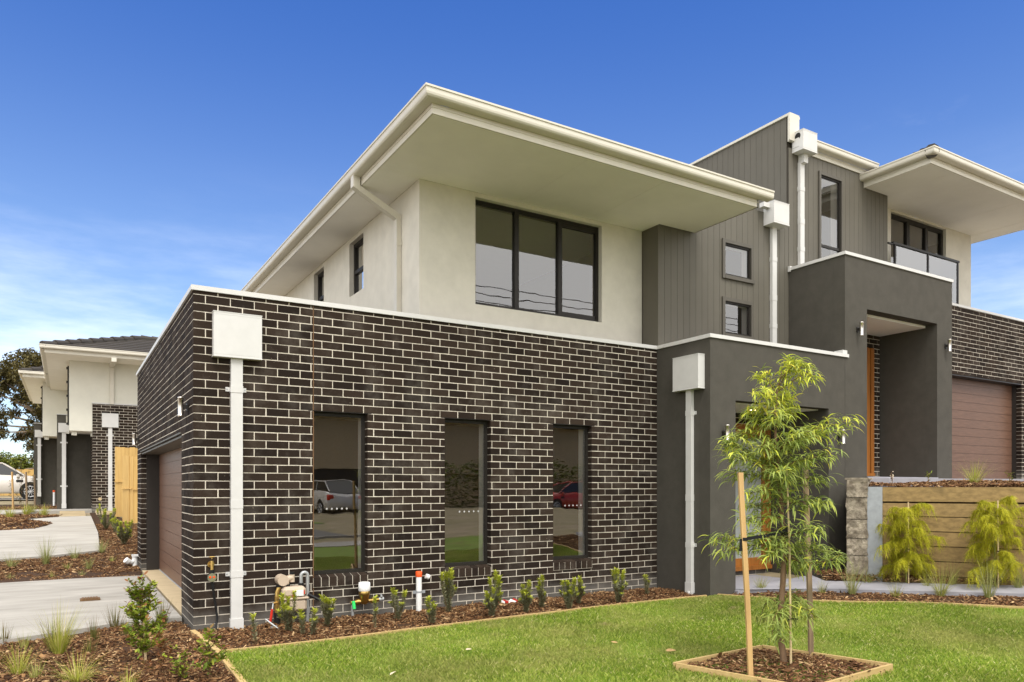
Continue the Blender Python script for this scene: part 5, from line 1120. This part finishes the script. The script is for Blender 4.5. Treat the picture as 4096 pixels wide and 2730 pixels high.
def big_tree(base, label, clumps, D, L, w, per, name='gum_tree', sm='bark_grey', lm='euc', seed=4, hub=None):
    rg = random.Random(seed); b = Vector(base); t = thing(name, base, label, 'tree'); f = MB(); k = MB()
    H = hub or Vector((b.x, b.y, b.z+3.5)); k.tube([b, b.lerp(H, .5)+Vector((.1,0,0)), H], [.34,.28,.22], 10)
    for (x, y, z, r) in clumps:
        c = Vector((x,y,z)); mid = H.lerp(c, .5)+Vector((rg.uniform(-.3,.3), rg.uniform(-.3,.3), rg.uniform(-.1,.5))); k.tube([H, mid, c], [.13,.07,.02], 6)
        for q in range(3):
            d = Vector((rg.gauss(0,1), rg.gauss(0,1), rg.gauss(0,.7))).normalized()*r*.8; k.tube([mid.lerp(c,.7), c+d], [.03,.01], 5)
        for q in range(int(per*r*r)):
            d = Vector((rg.gauss(0,1), rg.gauss(0,1), rg.gauss(0,.75))); d = d.normalized()*r*rg.random()**.45; p = c+d; a = rg.uniform(0,2*PI)
            f.leaf(p, (math.cos(a), math.sin(a), rg.uniform(-1.2,.5)), (-math.sin(a), math.cos(a), rg.uniform(-1,1)), L*rg.uniform(.6,1.3), w*rg.uniform(.7,1.3), .4, 2)
    k.build('trunk', sm, t); f.build('crown', lm, t); return t
rg = random.Random(9); CL = []
for px, py, r in ((105,1425,.55),(60,1455,.7),(150,1440,.6),(20,1480,.65),(100,1490,.75),(165,1490,.6),(60,1525,.6),(135,1540,.7),(10,1545,.5),(90,1585,.55),(150,1595,.55),(170,1640,.5),(125,1640,.4),(70,1600,.35),(60,1650,.35),(5,1655,.55),(-30,1560,.7),(-25,1700,.6),(150,1700,.6),(110,1735,.5),(75,1745,.35),(165,1760,.6),(130,1785,.4),(150,1830,.35),(2,1730,.4),(170,1560,.6),(200,1530,.8),(210,1660,.8),(35,1505,.5),(190,1450,.7),(-60,1480,.8)):
    p = wpt(px, py, 44+rg.uniform(-1.5,1.5)); CL.append((p.x,p.y,p.z,r*1.12))
hb = wpt(235, 1720, 45); big_tree((hb.x+.3,hb.y,1.0), 'tall spreading gum tree with an open crown behind the farthest townhouse', CL, 44, .24, .095, 950, hub=hb)
CL = []; 
for px, py, r in ((20,1850,.9),(60,1860,1.0),(100,1855,.9),(-30,1850,1.2),(130,1868,.7),(150,1880,.5),(175,1870,.5),(75,1840,.6),(-10,1835,.8)):
    p = wpt(px, py, 58+rg.uniform(-1,1)); CL.append((p.x,p.y,p.z,r))
p = wpt(60,1900,58); big_tree((p.x,p.y,1.1), 'low dense green tree behind the distant pine fence', CL, 58, .26, .12, 420, 'bushy_tree', lm='hedge', seed=7, hub=Vector((p.x,p.y,2.6)))
def car(loc, rz, paint, label):
    t = thing('parked_car', loc, label, 'car'); body = MB(); st = [(0,.42,.72,.60),(.06,.30,.84,.74),(.22,.26,.94,.84),(.6,.26,1.03,.90),(1.15,.26,1.10,.93),(2.0,.26,1.13,.94),(3.2,.26,1.15,.94),(4.1,.28,1.14,.92),(4.5,.34,1.06,.86),(4.62,.45,.95,.78)]
    rings = []
    for s, zb, zt_, hw in st:
        zm = zb+(zt_-zb)*.55
        rings.append([(-s,-hw*.86,zb),(-s,-hw,zb+.1),(-s,-hw*1.0,zm),(-s,-hw*.95,zt_-.07),(-s,-hw*.84,zt_),(-s,0,zt_+.035),(-s,hw*.84,zt_),(-s,hw*.95,zt_-.07),(-s,hw,zm),(-s,hw,zb+.1),(-s,hw*.86,zb)])
    k = 11; V = [p for r_ in rings for p in r_]; body.add(V, [(i*k+j, (i+1)*k+j, (i+1)*k+(j+1)%k, i*k+(j+1)%k) for i in range(len(rings)-1) for j in range(k)]+[tuple(range(k)), tuple(range(len(V)-k, len(V)))[::-1]], 0, True)
    cab = [(1.05,1.08,.80),(1.95,1.66,.66),(2.6,1.72,.66),(3.7,1.68,.64),(4.42,1.14,.74)]
    roof = [( -s,y*w,z) for s,z,w in cab[1:4] for y in (-1,-.6,0,.6,1)]; roof = [(x,y,z+(.035 if abs(y) < .5 else .015)) for x,y,z in roof]
    body.add(roof, [(i*5+j, (i+1)*5+j, (i+1)*5+j+1, i*5+j+1) for i in range(2) for j in range(4)], 0, True)
    for sg in (-1,1):
        for a, b in ((0,1),(3,4)):
            A, B = cab[a], cab[b]; body.tube([(-A[0],sg*A[2],A[1]),(-B[0],sg*B[2],B[1]+.01)], .035, 6)
        body.tube([(-2.75,sg*.80,1.12),(-2.78,sg*.665,1.70)], .03, 6); body.tube([(-cab[1][0],sg*.665,1.675),(-2.6,sg*.665,1.735),(-3.7,sg*.645,1.695)], .03, 6)
        body.bev(-1.42,sg*.93-.10,1.02,-1.28,sg*.93+.10,1.17,.03)
    body.build('body', paint, t, world=False); g = MB()
    for sg in (-1,1): g.add([(-1.12,sg*.80,1.10),(-1.98,sg*.655,1.65),(-2.6,sg*.655,1.71),(-3.68,sg*.635,1.67),(-4.36,sg*.73,1.15)], [(0,1,2,3,4)])
    g.add([(-1.06,-.78,1.09),(-1.06,.78,1.09),(-1.95,.63,1.665),(-1.95,-.63,1.665)], [(0,1,2,3)]); g.add([(-4.44,-.72,1.12),(-4.44,.72,1.12),(-3.72,.62,1.68),(-3.72,-.62,1.68)], [(0,1,2,3)])
    g.build('window', 'carglass', t, world=False)
    for s in (.86,3.62):
        for sg in (-1,1):
            a = MB(); a.tube([(-s,sg*.80,.37),(-s,sg*.938,.37)], .44, 24, smooth=False); a.build('wheel_arch', 'black', t, world=False)
            w = MB(); w.tube([(-s,sg*.74,.355),(-s,sg*.955,.355)], .355, 26); wh = w.build('wheel', 'rubber', t, world=False)
            r_ = MB(); y = sg*.962; r_.tube([(-s,sg*.95,.355),(-s,y,.355)], .06, 12)
            for q in range(10):
                an = 2*PI*q/10; r_.tube([(-s+.05*math.cos(an),y,.355+.05*math.sin(an)),(-s+.245*math.cos(an),y,.355+.245*math.sin(an))], .017, 5)
            r_.tube([(-s+.25*math.cos(2*PI*q/24),y,.355+.25*math.sin(2*PI*q/24)) for q in range(25)], .018, 6); r_.build('rim', 'alloy', wh, world=False)
    for sg in (-1,1):
        l = MB(); l.bev(-.35,sg*.78-.08,.74,-.05,sg*.78+.08,.86,.03); l.build('headlight', 'carglass', t, world=False)
        l = MB(); l.bev(-4.62,sg*.74-.14,.80,-4.40,sg*.74+.14,.98,.03); l.build('tail_light', 'red', t, world=False)
        l = MB(); l.box(-1.42,sg*.935-.01,.80,-1.15,sg*.935+.01,.90); l.build('side_vent', 'black', t, world=False)
    t.rotation_euler.z = rz; return t
car((-1.66,34.4,gz(-3,34.6)), 0, 'silver', 'silver-white four-wheel-drive nosing in behind the sapling at the left picture edge')
poly_sheet('driveway', [(-16,32.6),(-1.9,32.6),(-1.9,36.6),(-16,36.6)], -.0, 'concrete')
pw = thing('power_line', (0,-15,8.2), 'four overhead wires along the street, reflected in the upper window', 'power line')
for k, (z, y) in enumerate(((8.05,-15.0),(8.35,-15.1),(8.6,-15.0),(8.95,-15.2))):
    m = MB(); m.tube([(x,y,z-.5*(1-((x-6)/34.)**2)+.5) for x in lin(-28,40,24)], .016, 5); m.build('wire', 'black', pw)
for (x, y, h, mt, lb) in ((-1.75,-.25,.20,'red_blade','short stiff tuft low at the left edge behind the yellowish grass'), (-.92,-.55,.16,'red_blade','small dark tuft between the tallest bright grass and the leafy shrub'), (-1.3,-1.35,.15,'blade','small green tuft between the two yellow tufts at the bottom left'), (-.72,-2.05,.17,'lime_blade','small yellow-green tuft at the bottom edge below the leafy shrub')):
    tuft(Z(x,y), h, 60, mt, lb, .5, .4, .0055, .05, G1)
# ---- across the street (seen in the window reflections)
oh = thing('brown_house', (12,-36,0), 'brown rendered house across the street, seen in the brick-framed windows', 'house')
m = MB(); plain_wall(m, (46,-34), (-1,0), (0,1), 0, 44, 0, 5.6, [(31,36.2,0,2.5),(24,27,.8,2.3),(39,42,.8,2.3)]); m.box(2,-44,0,46,-34.2,5.6); m.build('wall', 'brown_wall', oh)
m = MB(); m.box(9.8,-34.19,0,15,-34.1,2.5); m.build('garage_door', 'jamb', oh)
hip_roof(oh, 1.4, 46.6, -44.6, -33.3, 5.6, 24, segs=False, caps=False)
hg = MB(); rg = random.Random(17)
for i in range(5200):
    x = rg.uniform(17,36); z = rg.uniform(.05,2.9)+.25*math.sin(x*2.3); y = -30.5+rg.uniform(0,1.3)*(1 if z < 2.6 else .6); a = rg.uniform(0,2*PI)
    hg.leaf((x,y,z), (math.cos(a), math.sin(a), rg.uniform(-.3,.9)), (-math.sin(a), math.cos(a), .4), .26, .16, .5, 2)
hd = hg.build('hedge', 'hedge'); tag(hd, 'clipped green hedge across the street, reflected in the right brick window', 'hedge')
car((10.2,-31.5,.03), R(-96), 'silver', 'silver car parked across the street, reflected in the left brick window')
car((21.5,-26.5,.03), R(186), 'redcar', 'red hatchback across the street, reflected in the right brick window')

# ================================================================ LIGHT, SKY, CAMERA
SD = Vector((-.13,-.60,.95)).normalized()
sun = bpy.data.lights.new('sun', 'SUN'); sun.energy = 1.5; sun.angle = R(26); sun.color = (1.,.97,.92)
so = bpy.data.objects.new('sun', sun); COL.objects.link(so); so.rotation_euler = (-SD).to_track_quat('-Z','Y').to_euler()
w = bpy.data.worlds.new('World'); SC.world = w; w.use_nodes = True; t = w.node_tree; t.nodes.clear()
out = t.nodes.new('ShaderNodeOutputWorld'); bg = t.nodes.new('ShaderNodeBackground'); t.links.new(bg.outputs[0], out.inputs[0]); bg.inputs[1].default_value = .12
sky = t.nodes.new('ShaderNodeTexSky'); sky.sky_type = 'NISHITA'; sky.sun_disc = False; sky.sun_elevation = math.asin(SD.z); sky.sun_rotation = math.atan2(SD.x, SD.y); sky.air_density = 1.0; sky.dust_density = .3; sky.ozone_density = 3.5
tc = t.nodes.new('ShaderNodeTexCoord')
def vdot(v):
    n = t.nodes.new('ShaderNodeVectorMath'); n.operation = 'DOT_PRODUCT'; t.links.new(tc.outputs['Generated'], n.inputs[0]); n.inputs[1].default_value = v; return n.outputs['Value']
def sm(src, a, b, c=0., d=1.):
    n = t.nodes.new('ShaderNodeMapRange'); n.interpolation_type = 'SMOOTHSTEP'; t.links.new(src, n.inputs[0])
    for i, v in enumerate((a,b,c,d)): n.inputs[i+1].default_value = v
    return n.outputs[0]
def ma(op, a, b):
    n = t.nodes.new('ShaderNodeMath'); n.operation = op
    for i, v in enumerate((a,b)):
        if hasattr(v, 'is_linked'): t.links.new(v, n.inputs[i])
        else: n.inputs[i].default_value = v
    return n.outputs[0]
def cnoise(sc, stretch, detail=7, rough=.6):
    mp = t.nodes.new('ShaderNodeMapping'); mp.inputs['Scale'].default_value = stretch; t.links.new(tc.outputs['Generated'], mp.inputs[0])
    n = t.nodes.new('ShaderNodeTexNoise'); n.inputs['Scale'].default_value = sc; n.inputs['Detail'].default_value = detail; n.inputs['Roughness'].default_value = rough; t.links.new(mp.outputs[0], n.inputs['Vector']); return n.outputs[0]
zc = vdot((0,0,1)); back = vdot((-.5188,-.8549,0))
bankn = cnoise(2.2, (1,1,2.5))
bank = sm(ma('ADD', ma('ADD', back, ma('MULTIPLY', zc, .70)), ma('MULTIPLY', ma('SUBTRACT', bankn, .5), .4)), -.30, .25)     # cloud bank behind the street
wisp = ma('MULTIPLY', sm(cnoise(2.2, (1,1,4.5)), .42, .74), sm(zc, .40, .06)); wisp = ma('MULTIPLY', wisp, .5)
puff = ma('MULTIPLY', sm(cnoise(5., (1,1,2.2)), .50, .66), sm(vdot((.90,.435,0)), .90, .985)); puff = ma('MULTIPLY', puff, .6)
cl = ma('MAXIMUM', ma('MAXIMUM', bank, wisp), puff)
mx = t.nodes.new('ShaderNodeMix'); mx.data_type = 'RGBA'; t.links.new(cl, mx.inputs[0])
tint = t.nodes.new('ShaderNodeMix'); tint.data_type = 'RGBA'; tint.blend_type = 'MULTIPLY'; tint.inputs[0].default_value = 1.; t.links.new(sky.outputs[0], tint.inputs[6]); 
tm = t.nodes.new('ShaderNodeMix'); tm.data_type = 'RGBA'; t.links.new(sm(zc, .18, .62), tm.inputs[0]); tm.inputs[6].default_value = (.74,.76,.84,1); tm.inputs[7].default_value = (.28,.50,.90,1); t.links.new(tm.outputs[2], tint.inputs[7])
t.links.new(tint.outputs[2], mx.inputs[6]); mx.inputs[7].default_value = (9.2,9.05,8.9,1)
t.links.new(mx.outputs[2], bg.inputs[0])
cd = bpy.data.cameras.new('camera'); cd.lens = 2943/4096*36; cd.sensor_width = 36; cd.shift_y = 585/4096; cd.clip_start = .05; cd.clip_end = 2000
co = bpy.data.objects.new('camera', cd); COL.objects.link(co); co.location = (-1.104,-8.030,1.447); co.rotation_euler = (R(90),0,-math.atan2(.5188,.8549)); SC.camera = co
SC.view_settings.view_transform = 'Standard'; SC.view_settings.look = 'None'; SC.view_settings.exposure = .92; SC.view_settings.gamma = 1.
SC.render.engine = 'CYCLES'; SC.cycles.max_bounces = 10; SC.cycles.transparent_max_bounces = 16; SC.cycles.caustics_reflective = False; SC.cycles.caustics_refractive = False
